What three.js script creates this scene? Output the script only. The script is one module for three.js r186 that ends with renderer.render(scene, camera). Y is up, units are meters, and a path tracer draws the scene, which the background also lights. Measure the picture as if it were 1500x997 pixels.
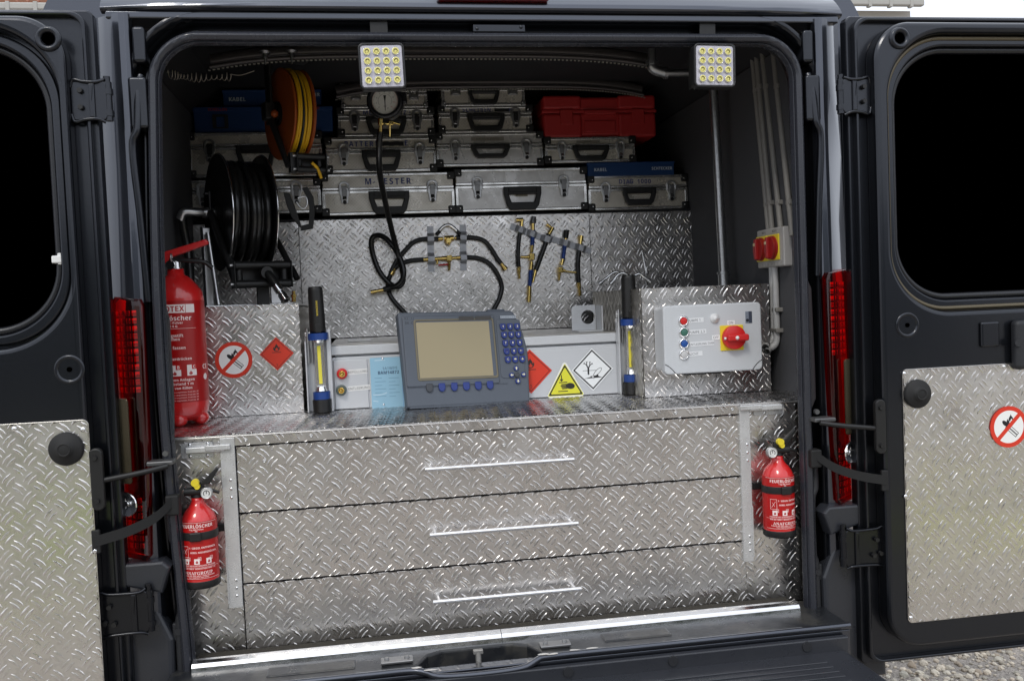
import * as THREE from 'three';
import { RoundedBoxGeometry } from 'three/addons/geometries/RoundedBoxGeometry.js';
import { mergeGeometries, toCreasedNormals } from 'three/addons/utils/BufferGeometryUtils.js';

// ---------- camera, sky, sun, exposure ----------
const W = 1024, H = 680;
const scene = new THREE.Scene();
const camera = new THREE.PerspectiveCamera(2 * Math.atan(498.5 / 1350) * 180 / Math.PI, W / H, 0.05, 400);
camera.position.set(-0.304, 1.3885, 2.1039);
{
  const yaw = 0.1573, pitch = 0.0425, roll = 0.0415;
  camera.rotation.order = 'YXZ';
  camera.rotation.set(-pitch, -yaw, -roll);
}
scene.add(camera);
const renderer = new THREE.WebGLRenderer({ antialias: true });
renderer.setSize(W, H);
renderer.toneMapping = THREE.LinearToneMapping;
renderer.toneMappingExposure = 0.58;
renderer.shadowMap.enabled = true;
renderer.shadowMap.type = THREE.PCFSoftShadowMap;

function rng(seed) { let s = seed >>> 0; return () => { s = (s + 0x6D2B79F5) | 0; let t = Math.imul(s ^ (s >>> 15), 1 | s); t = (t + Math.imul(t ^ (t >>> 7), 61 | t)) ^ t; return ((t ^ (t >>> 14)) >>> 0) / 4294967296; }; }
function noiseGrid(n, seed) { const r = rng(seed), g = new Float32Array(n * n); for (let i = 0; i < n * n; i++) g[i] = r(); return (x, y) => { const xi = Math.floor(x), yi = Math.floor(y), fx = x - xi, fy = y - yi, u = fx * fx * (3 - 2 * fx), v = fy * fy * (3 - 2 * fy), a = (i, j) => g[((j % n + n) % n) * n + ((i % n + n) % n)]; return (a(xi, yi) * (1 - u) + a(xi + 1, yi) * u) * (1 - v) + (a(xi, yi + 1) * (1 - u) + a(xi + 1, yi + 1) * u) * v; }; }

// overcast sky: bright cloud sheet, a little brighter overhead
{
  const w = 512, h = 256, d = new Float32Array(w * h * 4), n1 = noiseGrid(16, 5), n2 = noiseGrid(32, 6), n3 = noiseGrid(64, 7);
  for (let j = 0; j < h; j++) for (let i = 0; i < w; i++) {
    const el = (j + 0.5) / h * Math.PI - Math.PI / 2, up = Math.max(0, Math.sin(el));
    const c = 0.5 * n1(i / w * 16, j / h * 8) + 0.3 * n2(i / w * 32, j / h * 16) + 0.2 * n3(i / w * 64, j / h * 32);
    let L = 1.95 * (0.85 + 0.55 * up) * (0.62 + 0.76 * c);
    if (el < 0) L *= 0.5;
    const k = (j * w + i) * 4;
    d[k] = L * 0.93; d[k + 1] = L * 0.985; d[k + 2] = L * 1.09; d[k + 3] = 1;
  }
  const t = new THREE.DataTexture(d, w, h, THREE.RGBAFormat, THREE.FloatType);
  t.mapping = THREE.EquirectangularReflectionMapping; t.magFilter = t.minFilter = THREE.LinearFilter; t.wrapS = THREE.RepeatWrapping; t.needsUpdate = true;
  scene.background = t; scene.environment = t; scene.backgroundIntensity = 1; scene.environmentIntensity = 1;
}
const sun = new THREE.DirectionalLight(new THREE.Color(1, 0.95, 0.87), 2.0);
sun.position.set(-3.5, 9, 7); sun.target.position.set(0, 0.8, 0);
sun.castShadow = true; sun.shadow.radius = 26; sun.shadow.mapSize.set(2048, 2048);
Object.assign(sun.shadow.camera, { left: -6, right: 6, top: 6, bottom: -6, near: 0.5, far: 40 });
scene.add(sun, sun.target);

// ---------- naming ----------
const used = {};
function numbered(n) { used[n] = (used[n] ?? -1) + 1; return used[n] ? n + '_' + String(used[n]).padStart(3, '0') : n; }
function thing(name, label, category, pos = [0, 0, 0], group) {
  const o = new THREE.Group(); o.name = numbered(name); o.position.set(...pos); scene.add(o);
  o.userData = { label, category }; if (group) o.userData.group = group;
  return o;
}
// geometries given in world metres; re-based to the parent's position
function mesh(name, geos, mat, parent = scene) {
  let g = Array.isArray(geos) ? join(geos) : geos;
  const m = new THREE.Mesh(g, mat); m.name = parent === scene ? numbered(name) : name; m.castShadow = m.receiveShadow = true;
  const off = new THREE.Vector3(); for (let p = parent; p && p !== scene; p = p.parent) off.add(p.position);
  m.position.copy(off).negate(); parent.add(m);
  return m;
}
// a mesh that keeps its own local coordinates
function local(name, geos, mat, parent, pos = [0, 0, 0], rot = [0, 0, 0]) {
  const m = new THREE.Mesh(Array.isArray(geos) ? join(geos) : geos, mat); m.name = parent === scene ? numbered(name) : name; m.castShadow = m.receiveShadow = true;
  m.position.set(...pos); m.rotation.set(...rot); parent.add(m); return m;
}
function structure(name, geos, mat, kind = 'structure') { const m = mesh(name, geos, mat); m.userData.kind = kind; return m; }
function join(list) {
  list = list.flat(Infinity).filter(Boolean).map(g => { let q = g.index ? g.toNonIndexed() : g; for (const k of Object.keys(q.attributes)) if (!['position', 'normal', 'uv'].includes(k)) q.deleteAttribute(k); if (!q.attributes.uv) planarUV(q); if (!q.attributes.normal) q.computeVertexNormals(); q.morphAttributes = {}; return q; });
  return list.length === 1 ? list[0] : mergeGeometries(list);
}
// ---------- shapes ----------
const V = (x, y, z) => new THREE.Vector3(x, y, z);
function planarUV(g) {   // box projection in metres
  if (g.index) g = g.toNonIndexed();
  if (!g.attributes.normal) g.computeVertexNormals();
  const p = g.attributes.position, n = g.attributes.normal, uv = new Float32Array(p.count * 2);
  for (let i = 0; i < p.count; i++) {
    const ax = Math.abs(n.getX(i)), ay = Math.abs(n.getY(i)), az = Math.abs(n.getZ(i));
    if (az >= ax && az >= ay) { uv[2 * i] = p.getX(i); uv[2 * i + 1] = p.getY(i); }
    else if (ay >= ax) { uv[2 * i] = p.getX(i); uv[2 * i + 1] = p.getZ(i); }
    else { uv[2 * i] = p.getZ(i); uv[2 * i + 1] = p.getY(i); }
  }
  g.setAttribute('uv', new THREE.BufferAttribute(uv, 2)); return g;
}
function bx(w, h, d, x, y, z, r = 0.0015) {
  r = Math.min(r, w / 2.01, h / 2.01, d / 2.01);
  const g = r > 0 ? new RoundedBoxGeometry(w, h, d, r > 0.006 ? 3 : 1, r) : new THREE.BoxGeometry(w, h, d);
  return planarUV(g).translate(x, y, z);
}
const b2 = (x0, y0, z0, x1, y1, z1, r) => bx(x1 - x0, y1 - y0, z1 - z0, (x0 + x1) / 2, (y0 + y1) / 2, (z0 + z1) / 2, r);
function cyl(r0, r1, h, pos, axis = 'y', seg = 24) {
  const g = new THREE.CylinderGeometry(r1, r0, h, seg);
  if (axis === 'x') g.rotateZ(-Math.PI / 2); if (axis === 'z') g.rotateX(Math.PI / 2);
  return g.translate(...pos);
}
function rod(a, b, r, r2 = r, seg = 12) {
  const A = V(...a), B = V(...b), d = B.clone().sub(A), g = new THREE.CylinderGeometry(r2, r, d.length(), seg);
  g.applyQuaternion(new THREE.Quaternion().setFromUnitVectors(V(0, 1, 0), d.clone().normalize()));
  const m = A.add(B).multiplyScalar(0.5); return g.translate(m.x, m.y, m.z);
}
function tube(pts, r, seg = 60, rad = 12, closed = false, tension = 0.5) { return new THREE.TubeGeometry(new THREE.CatmullRomCurve3(pts.map(p => V(...p)), closed, 'catmullrom', tension), seg, r, rad, closed); }
function lathe(prof, seg = 40) { return new THREE.LatheGeometry(prof.map(p => new THREE.Vector2(p[0], p[1])), seg); }
function sph(r, pos, sx = 1, sy = 1, sz = 1, s = 12) { return new THREE.SphereGeometry(r, s, Math.ceil(s * 0.7)).scale(sx, sy, sz).translate(...pos); }
const rivet = (x, y, z, r = 0.004) => sph(r, [x, y, z], 1, 1, 0.5, 8);
function rrect(x0, y0, x1, y1, r, P = THREE.Shape) {
  const s = new P(); const k = typeof r === 'number' ? [r, r, r, r] : r;   // bl br tr tl
  s.moveTo(x0 + k[0], y0); s.lineTo(x1 - k[1], y0); s.absarc(x1 - k[1], y0 + k[1], k[1], -Math.PI / 2, 0); s.lineTo(x1, y1 - k[2]); s.absarc(x1 - k[2], y1 - k[2], k[2], 0, Math.PI / 2);
  s.lineTo(x0 + k[3], y1); s.absarc(x0 + k[3], y1 - k[3], k[3], Math.PI / 2, Math.PI); s.lineTo(x0, y0 + k[0]); s.absarc(x0 + k[0], y0 + k[0], k[0], Math.PI, 1.5 * Math.PI); return s;
}
function poly(pts, P = THREE.Shape) { const s = new P(); pts.forEach((p, i) => i ? s.lineTo(p[0], p[1]) : s.moveTo(p[0], p[1])); s.closePath(); return s; }
function ext(shape, d, z = 0, bevel = 0, seg = 2, curve = 16) {
  const g = new THREE.ExtrudeGeometry(shape, { depth: Math.max(1e-4, d - 2 * bevel), bevelEnabled: bevel > 0, bevelSize: bevel, bevelThickness: bevel, bevelSegments: seg, bevelOffset: -bevel, curveSegments: curve });
  g.translate(0, 0, z + bevel); return planarUV(g);
}
function ring(R, r, pos, axis = 'z', s = 32) { const g = new THREE.TorusGeometry(R, r, 10, s); if (axis === 'x') g.rotateY(Math.PI / 2); if (axis === 'y') g.rotateX(Math.PI / 2); return g.translate(...pos); }
// embossed treads of checker plate: pairs of lens-shaped bars, two directions, on the plane z = 0, clamped to the sheet's edge
function lens(L, B, Hh) {
  const pos = [], n = 10, ringp = (s, z) => { const a = []; for (let i = 0; i < n; i++) { const t = i / n * Math.PI * 2, c = Math.cos(t), q = Math.sin(t); a.push([c * L / 2 * (0.35 + 0.65 * s), q * (1 - 0.55 * c * c) * B / 2 * s, z]); } return a; };
  const R = [ringp(1, 0), ringp(0.62, Hh * 0.8), ringp(0.22, Hh)];
  for (let k = 0; k < 2; k++) for (let i = 0; i < n; i++) { const j = (i + 1) % n; pos.push(R[k][i], R[k][j], R[k + 1][j], R[k][i], R[k + 1][j], R[k + 1][i]); }
  for (let i = 1; i < n - 1; i++) pos.push(R[2][0], R[2][i], R[2][i + 1]);
  return pos;
}
function treads(w, h, o = {}) {
  const p = o.p ?? 0.0428, q = o.q ?? 0.0395, rows = o.count ?? 2, ang = o.ang ?? 0.82, sk = o.skew ?? 0.08, ox = o.ox ?? 0.013, oy = o.oy ?? 0.011, L = o.L ?? 0.0285, hh = o.h ?? 0.0016;
  const B = lens(L, 0.0069, hh), out = [], rnd = rng(o.seed ?? 3);
  const bar = (cx, cy, a) => { if (cx < -L / 2 || cy < -L / 2 || cx > w + L / 2 || cy > h + L / 2) return; const c = Math.cos(a), s = Math.sin(a), zz = 0.85 + 0.3 * rnd();
    for (const v of B) out.push(Math.min(w, Math.max(0, cx + v[0] * c - v[1] * s)), Math.min(h, Math.max(0, cy + v[0] * s + v[1] * c)), v[2] * zz); };
  const ni = Math.ceil(w / p) + 2, nj = Math.ceil(h / q) + 3;
  for (let j = -2; j < nj; j++) for (let i = -3; i < ni; i++) for (const t of [0, 1]) {
    const cx = ox + (i + t * 0.5) * p + sk * ((j + t * 0.5) * q), cy = oy + (j + t * 0.5) * q, a = t ? ang + 0.12 : Math.PI - ang, sep = 0.0106;
    for (let k = 0; k < rows; k++) { const e = (k - (rows - 1) / 2) * sep; bar(cx + e * Math.sin(a) * (t ? -1 : 1), cy + e * Math.cos(a) * (t ? 1 : -1), a); }
  }
  const g = new THREE.BufferGeometry(); g.setAttribute('position', new THREE.Float32BufferAttribute(out, 3));
  let gg = toCreasedNormals(g, 1.0); return planarUV(gg);
}
// a checker-plate sheet in its own plane: x 0..w, y 0..h, front at z = 0
function sheet(w, h, t = 0.003, o = {}) { return join([b2(0, 0, -t, w, h, 0, o.r ?? 0.0008), treads(w, h, o)]); }
const sheetXY = (x0, y0, x1, y1, z, o) => sheet(x1 - x0, y1 - y0, o?.t ?? 0.003, o).translate(x0, y0, z);
// sheet whose front faces +y (worktop): local y becomes -z
const sheetUp = (x0, zb, x1, zf, y, o) => sheet(x1 - x0, zf - zb, o?.t ?? 0.003, o).rotateX(-Math.PI / 2).translate(x0, y, zf);

// ---------- textures ----------
function field(n, f, srgb) {
  const d = new Uint8Array(n * n * 4);
  for (let j = 0; j < n; j++) for (let i = 0; i < n; i++) { const v = f(i / n, j / n), k = (j * n + i) * 4, a = Array.isArray(v) ? v : [v, v, v]; for (let c = 0; c < 3; c++) d[k + c] = Math.max(0, Math.min(255, a[c] * 255)); d[k + 3] = 255; }
  const t = new THREE.DataTexture(d, n, n, THREE.RGBAFormat); t.wrapS = t.wrapT = THREE.RepeatWrapping; t.magFilter = THREE.LinearFilter; t.minFilter = THREE.LinearMipmapLinearFilter; t.generateMipmaps = true; if (srgb) t.colorSpace = THREE.SRGBColorSpace; t.needsUpdate = true; return t;
}
const fbmGrids = [8, 16, 32, 64, 128].map((n, i) => [n, noiseGrid(n, 40 + i)]);
const fbm = (u, v, from = 0, to = 5) => { let s = 0, a = 0, w = 1; for (let k = from; k < to; k++) { const [n, f] = fbmGrids[k]; s += w * f(u * n, v * n); a += w; w *= 0.6; } return s / a; };
function rep(t, r, r2 = r) { const c = t.clone(); c.repeat.set(r, r2); c.needsUpdate = true; return c; }
const texBlotch = field(256, (u, v) => 0.35 + 0.5 * fbm(u, v));               // broad and fine together
const texFine = field(256, (u, v) => 0.3 + 0.55 * fbm(u, v, 2, 5));
const texScratch = field(256, (u, v) => { const a = fbm(u, v), s = fbm(u * 0.25 + 0.1, v * 4, 2, 5); return 0.25 + 0.45 * a + 0.3 * Math.max(0, s - 0.5); });
const texPlate = field(512, (u, v) => { const a = fbm(u, v, 0, 3), f = fbm(u * 2, v * 2, 2, 5); const k = 0.8 + 0.2 * a; const dk = f > 0.66 ? 0.93 : 1; return [k * dk * 0.985, k * dk * 0.975, k * dk * 0.96]; });
const texDirt = field(512, (u, v) => { const a = fbm(u, v), b = fbm(u + 0.37, v + 0.2, 2, 5); const k = Math.max(0, Math.min(1, (a - 0.42) * 5)) * (0.5 + 0.5 * b); return [0.13 + 0.13 * k, 0.135 + 0.115 * k, 0.145 + 0.085 * k]; }, true);
const texCase = field(256, (u, v) => { const w = (Math.sin((u + v) * 2 * Math.PI * 24) + Math.sin((u - v) * 2 * Math.PI * 24)) * 0.04, a = fbm(u, v); return 0.72 + 0.2 * a + w; });
const texGalv = field(256, (u, v) => 0.45 + 0.5 * fbm(u, v, 1, 4));

// ---------- materials ----------
const C = (r, g, b) => new THREE.Color().setRGB(r, g ?? r, b ?? r);
const std = (c, rough, metal = 0, more = {}) => new THREE.MeshStandardMaterial({ color: c, roughness: rough, metalness: metal, ...more });
const phy = (c, rough, metal, more) => new THREE.MeshPhysicalMaterial({ color: c, roughness: rough, metalness: metal, ...more });
const M = {
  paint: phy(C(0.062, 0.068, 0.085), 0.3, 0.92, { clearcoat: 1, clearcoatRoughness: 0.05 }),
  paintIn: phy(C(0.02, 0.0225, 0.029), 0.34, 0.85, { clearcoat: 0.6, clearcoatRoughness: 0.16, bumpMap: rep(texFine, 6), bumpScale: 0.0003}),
  channel: phy(C(0.014, 0.0155, 0.02), 0.35, 0.85, { clearcoat: 0.5, clearcoatRoughness: 0.15 }),
  rubber: std(C(0.01, 0.0105, 0.013), 0.5, 0, { roughnessMap: rep(texBlotch, 4) }),
  black: std(C(0.009), 0.45, 0), blackMatte: std(C(0.008), 0.7, 0),
  plastic: std(C(0.016, 0.017, 0.02), 0.58, 0, { bumpMap: rep(texFine, 12), bumpScale: 0.0004 }),
  bumper: std(C(0.028, 0.03, 0.036), 0.55, 0, { bumpMap: rep(texFine, 14), bumpScale: 0.0004, roughnessMap: rep(texBlotch, 3) }),
  pane: phy(C(0), 1, 0, { specularIntensity: 0 }),
  lining: std(C(0.07, 0.071, 0.077), 0.72, 0, { bumpMap: rep(texFine, 8), bumpScale: 0.0006 }),
  dark: std(C(0.02, 0.02, 0.023), 0.85),
  plate: std(C(0.83, 0.808, 0.79), 0.5, 1, { map: rep(texPlate, 1.3), roughnessMap: rep(texBlotch, 2.2), bumpMap: rep(texBlotch, 3.1), bumpScale: 0.0012 }),
  worktop: std(C(0.8, 0.8, 0.81), 0.42, 1, { map: rep(texPlate, 1.7), roughnessMap: rep(texBlotch, 3), bumpMap: rep(texBlotch, 3.1), bumpScale: 0.0008 }),
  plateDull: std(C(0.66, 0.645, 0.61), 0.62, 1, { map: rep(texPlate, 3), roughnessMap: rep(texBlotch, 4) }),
  alu: std(C(0.82, 0.82, 0.82), 0.5, 1, { roughnessMap: rep(texScratch, 3), map: rep(texPlate, 4) }),
  aluSatin: std(C(0.6, 0.615, 0.635), 0.48, 0.35, { bumpMap: rep(texFine, 10), bumpScale: 0.0002 }),
  sillAlu: std(C(0.8), 0.42, 1, { roughnessMap: rep(texScratch, 5) }),
  galv: std(C(0.62, 0.63, 0.64), 0.62, 1, { map: rep(texGalv, 14), roughnessMap: rep(texBlotch, 8) }),
  bar: std(C(0.92, 0.92, 0.93), 0.3, 1),
  chrome: std(C(0.88), 0.16, 1), steel: std(C(0.62), 0.36, 1), steelDark: std(C(0.3), 0.4, 1),
  brass: std(C(0.83, 0.6, 0.2), 0.3, 1, { roughnessMap: rep(texFine, 30) }),
  red: phy(C(0.62, 0.012, 0.012), 0.35, 0, { clearcoat: 1, clearcoatRoughness: 0.05 }),
  redPlastic: std(C(0.42, 0.02, 0.02), 0.5), redLever: std(C(0.6, 0.02, 0.02), 0.35),
  redLens: phy(C(0.11, 0.002, 0.003), 0.12, 0, { clearcoat: 1, clearcoatRoughness: 0.03 }), redGlass: phy(C(0.72, 0.01, 0.012), 0.05, 0, { transmission: 1, thickness: 0, ior: 1.5 }), lampBowl: std(C(0.85, 0.6, 0.55), 0.5, 0), strip: std(C(0.7, 0.71, 0.72), 0.5, 0.45, { roughnessMap: rep(texScratch, 4), map: rep(texPlate, 4) }),
  lensClear: phy(C(0.92), 0.03, 0, { transmission: 1, thickness: 0, ior: 1.49 }),
  hole: phy(C(0), 1, 0, { specularIntensity: 0 }), redDark: std(C(0.3, 0.012, 0.012), 0.4), yellow: std(C(0.8, 0.62, 0.03), 0.4), yellowCable: std(C(0.75, 0.42, 0.01), 0.5), blackCable: std(C(0.016), 0.5),
  orange: std(C(0.36, 0.075, 0.01), 0.5),
  hose: std(C(0.013), 0.5, 0, { roughnessMap: rep(texFine, 10) }),
  blueHose: std(C(0.012, 0.06, 0.3), 0.45), blue: std(C(0.01, 0.05, 0.24), 0.45), blueBox: std(C(0.003, 0.04, 0.15), 0.6),
  caseAlu: std(C(0.76, 0.71, 0.62), 0.5, 0.4, { map: rep(texCase, 4), roughnessMap: rep(texBlotch, 3) }),
  caseBright: std(C(0.8, 0.78, 0.75), 0.48, 0.4, { map: rep(texCase, 9), roughnessMap: rep(texBlotch, 3) }),
  caseRail: std(C(0.66, 0.65, 0.62), 0.42, 0.85, { roughnessMap: rep(texScratch, 4) }),
  enclosure: std(C(0.56, 0.58, 0.6), 0.5, 0, { bumpMap: rep(texFine, 12), bumpScale: 0.0002 }),
  pvc: std(C(0.22, 0.21, 0.195), 0.55), white: std(C(0.78, 0.78, 0.76), 0.5),
  device: std(C(0.085, 0.1, 0.125), 0.5, 0, { bumpMap: rep(texFine, 14), bumpScale: 0.0003 }), deviceDark: std(C(0.05, 0.055, 0.065), 0.5),
  key: std(C(0.014, 0.035, 0.2), 0.4), cob: std(C(0.9, 0.8, 0.08), 0.5), led: std(C(0.8, 0.74, 0.26), 0.4),
  reflector: std(C(0.9), 0.22, 1), tape: std(C(0.48, 0.49, 0.52), 0.42, 0.5, { bumpMap: rep(texFine, 20), bumpScale: 0.0006 }),
};
M.paint.side = M.paintIn.side = M.channel.side = THREE.DoubleSide;
// flat print: canvas on a small sheet
function print(wm, hm, ppm, draw, o = {}) {
  const w = Math.max(8, Math.min(2048, Math.round(wm * ppm))), h = Math.max(8, Math.min(2048, Math.round(hm * ppm)));
  const cv = document.createElement('canvas'); cv.width = w; cv.height = h; const x = cv.getContext('2d');
  if (o.bg) { x.fillStyle = o.bg; x.fillRect(0, 0, w, h); }
  draw(x, w, h);
  const t = new THREE.CanvasTexture(cv); t.colorSpace = THREE.SRGBColorSpace; t.anisotropy = 8;
  return new THREE.MeshStandardMaterial({ map: t, roughness: o.rough ?? 0.45, metalness: o.metal ?? 0, transparent: !!o.clear, side: o.side ?? THREE.FrontSide });
}
function text(x, s, px, py, size, col = '#111', font = 'sans-serif', weight = '', align = 'center') { x.fillStyle = col; x.font = `${weight} ${size}px ${font}`; x.textAlign = align; x.textBaseline = 'middle'; x.fillText(s, px, py); }
// a flat sticker facing +z, its centre at x, y, z
function sticker(name, parent, w, h, x, y, z, mat, label, rot = 0) { const g = new THREE.PlaneGeometry(w, h); g.rotateZ(rot); g.translate(x, y, z); const m = mesh(name, [g], mat, parent); if (label) m.userData.label = label; return m; }

// =====================================================================  ground and neighbours
{
  const t = field(512, (u, v) => { const a = fbm(u, v), f = fbm(u * 4, v * 4, 1, 5); const k = 0.42 + 0.22 * a + 0.7 * (f - 0.5); return [k * 1.03, k * 0.98, k * 0.9]; });
  const gm = std(C(0.6, 0.56, 0.53), 0.95, 0, { map: rep(t, 2.2), bumpMap: rep(t, 2.2), bumpScale: 0.012 });
  structure('ground', [planarUV(new THREE.PlaneGeometry(240, 240).rotateX(-Math.PI / 2))], gm);
  // loose stones where the lens can see them under the right door
  const r = rng(11), st = new THREE.IcosahedronGeometry(1, 1), p = st.attributes.position, nn = noiseGrid(8, 3);
  for (let i = 0; i < p.count; i++) { const x = p.getX(i), y = p.getY(i), z = p.getZ(i), k = 0.75 + 0.5 * nn(x * 2 + y + 4, z * 2 - y + 4); p.setXYZ(i, x * k, y * k * 0.6, z * k); }
  st.computeVertexNormals();
  const N = 9000, im = new THREE.InstancedMesh(planarUV(st), std(C(0.9), 0.9), N), q = new THREE.Object3D();
  for (let i = 0; i < N; i++) {
    const s = 0.004 + 0.012 * Math.pow(r(), 2.2); q.position.set(0.85 + r() * 2.2, s * 0.25, -2.6 + r() * 2.6); q.rotation.set(r() * 0.5, r() * 6.3, r() * 0.5); q.scale.setScalar(s); q.updateMatrix(); im.setMatrixAt(i, q.matrix);
    const v = 0.34 + 0.42 * r(), w = r() * 0.06; im.setColorAt(i, C(v * 1.05 + w, v * 0.97, v * 0.8 - w * 0.5));
  }
  im.name = 'gravel'; im.userData.kind = 'stuff'; im.userData.label = 'pale beige gravel lying on the ground under the right door'; im.userData.category = 'gravel'; im.castShadow = im.receiveShadow = true; scene.add(im);
  // a grass verge behind the photographer, mirrored in the left door's plate
  const gt = field(256, (u, v) => { const a = fbm(u, v), f = fbm(u * 3, v * 3, 2, 5); return [0.3 + 0.5 * f, 0.45 + 0.5 * a, 0.1 + 0.2 * f]; });
  const patch = (x0, z0, x1, z1, seed) => { const r2 = rng(seed), sh = []; for (let i = 0; i < 40; i++) { const a = i / 40 * Math.PI * 2, k = 0.82 + 0.3 * r2(); sh.push([(x0 + x1) / 2 + Math.cos(a) * k * (x1 - x0) / 2, -((z0 + z1) / 2 + Math.sin(a) * k * (z1 - z0) / 2)]); } return planarUV(new THREE.ShapeGeometry(poly(sh)).rotateX(-Math.PI / 2).translate(0, 0.012, 0)); };
  structure('grass_verge', [patch(-2.7, 3.2, -1.7, 6.6, 5)], std(C(0.46, 0.5, 0.17), 1, 0, { map: rep(gt, 1.2) }));
  structure('dry_grass_patch', [patch(2.2, 2.5, 4.2, 3.2, 6)], std(C(0.8, 0.68, 0.34), 1, 0, { map: rep(gt, 1.5) }));
}
// a tall hedge across the yard, behind the photographer; the paint and the plates mirror it
{
  const h = thing('hedge', 'tall dark hedge across the yard behind the photographer', 'hedge', [0, 0, 12]), r = rng(77);
  mesh('hedge_core', [b2(-11, 0, 11.6, 9, 2.5, 12.6, 0.2)], std(C(0.02, 0.028, 0.012), 1), h);
  const N = 7000, leaf = new THREE.CircleGeometry(1, 5), im = new THREE.InstancedMesh(planarUV(leaf), std(C(1), 0.8, 0, { side: THREE.DoubleSide }), N), q = new THREE.Object3D();
  for (let i = 0; i < N; i++) { const x = -11.3 + 20.6 * r(), y = 0.05 + 2.8 * r(), z = 11.7 - 0.35 * r() + (y > 2.4 ? 0.7 * r() : 0); q.position.set(x, y - (y > 2.5 ? 0.25 * r() : 0), z - 12); q.rotation.set(r() * 3, r() * 6, r() * 3); q.scale.setScalar(0.05 + 0.09 * r()); q.updateMatrix(); im.setMatrixAt(i, q.matrix); const v = 0.6 + 0.8 * r(); im.setColorAt(i, C(0.045 * v, 0.07 * v, 0.02 * v)); }
  im.name = 'leaves'; im.userData.kind = 'stuff'; im.castShadow = im.receiveShadow = true; h.add(im);
}
function house(name, label, x0, x1, yE, z, roofC, over) {
  const t = thing(name, label, 'house', [(x0 + x1) / 2, 0, z - 3]);
  mesh('wall', [b2(x0, 0, z - 6, x1, yE, z - 0.4, 0)], std(C(0.5, 0.48, 0.44), 0.9), t);
  const parts = [], r = rng(x0 * 10 | 0);
  mesh('gutter', [b2(x0 - 0.2, yE - 0.02, z - 0.12, x1 + over, yE + 0.1, z, 0.03), ...[0, 1, 2, 3, 4].map(i => b2(x1 + over - 0.3 - i * 0.42, yE - 0.05, z - 0.1, x1 + over - 0.24 - i * 0.42, yE + 0.11, z + 0.012, 0.005))], std(C(0.4, 0.39, 0.36), 0.6), t);
  const roof = mesh('roof', [b2(x0 - 0.2, 0, 0, x1 + over, 0.06, 4, 0).rotateX(0.6).translate(0, yE + 2.3, z - 3.4)], std(roofC, 0.85), t);
  const rows = [];
  for (let i = 0; i < 12; i++) for (let k = 0; k < 40; k++) { const x = x1 + over - 0.08 - k * 0.16; if (x < x0) break; rows.push(cyl(0.06, 0.075, 0.34, [x, 0.07, 3.84 - i * 0.3], 'z', 8)); }
  if (rows.length) { const m = mesh('roof_tiles', [join(rows).rotateX(0.6).translate(0, yE + 2.3, z - 3.4)], std(roofC, 0.8), t); m.userData.kind = 'stuff'; }
}
house('neighbour_house', 'pale house edge with gutter and tiles over the right door', 7.9764, 10.3346, 6.6399, -14, C(0.55, 0.53, 0.5), 0.05);
house('brick_house', 'house with red and tan tiles over the left door', -9.762, -4.6832, 6.4332, -14, C(0.42, 0.2, 0.13), 0.05);

// =====================================================================  the van
const van = thing('service_van', 'dark grey service van seen from behind with both rear doors open', 'van');
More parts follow.
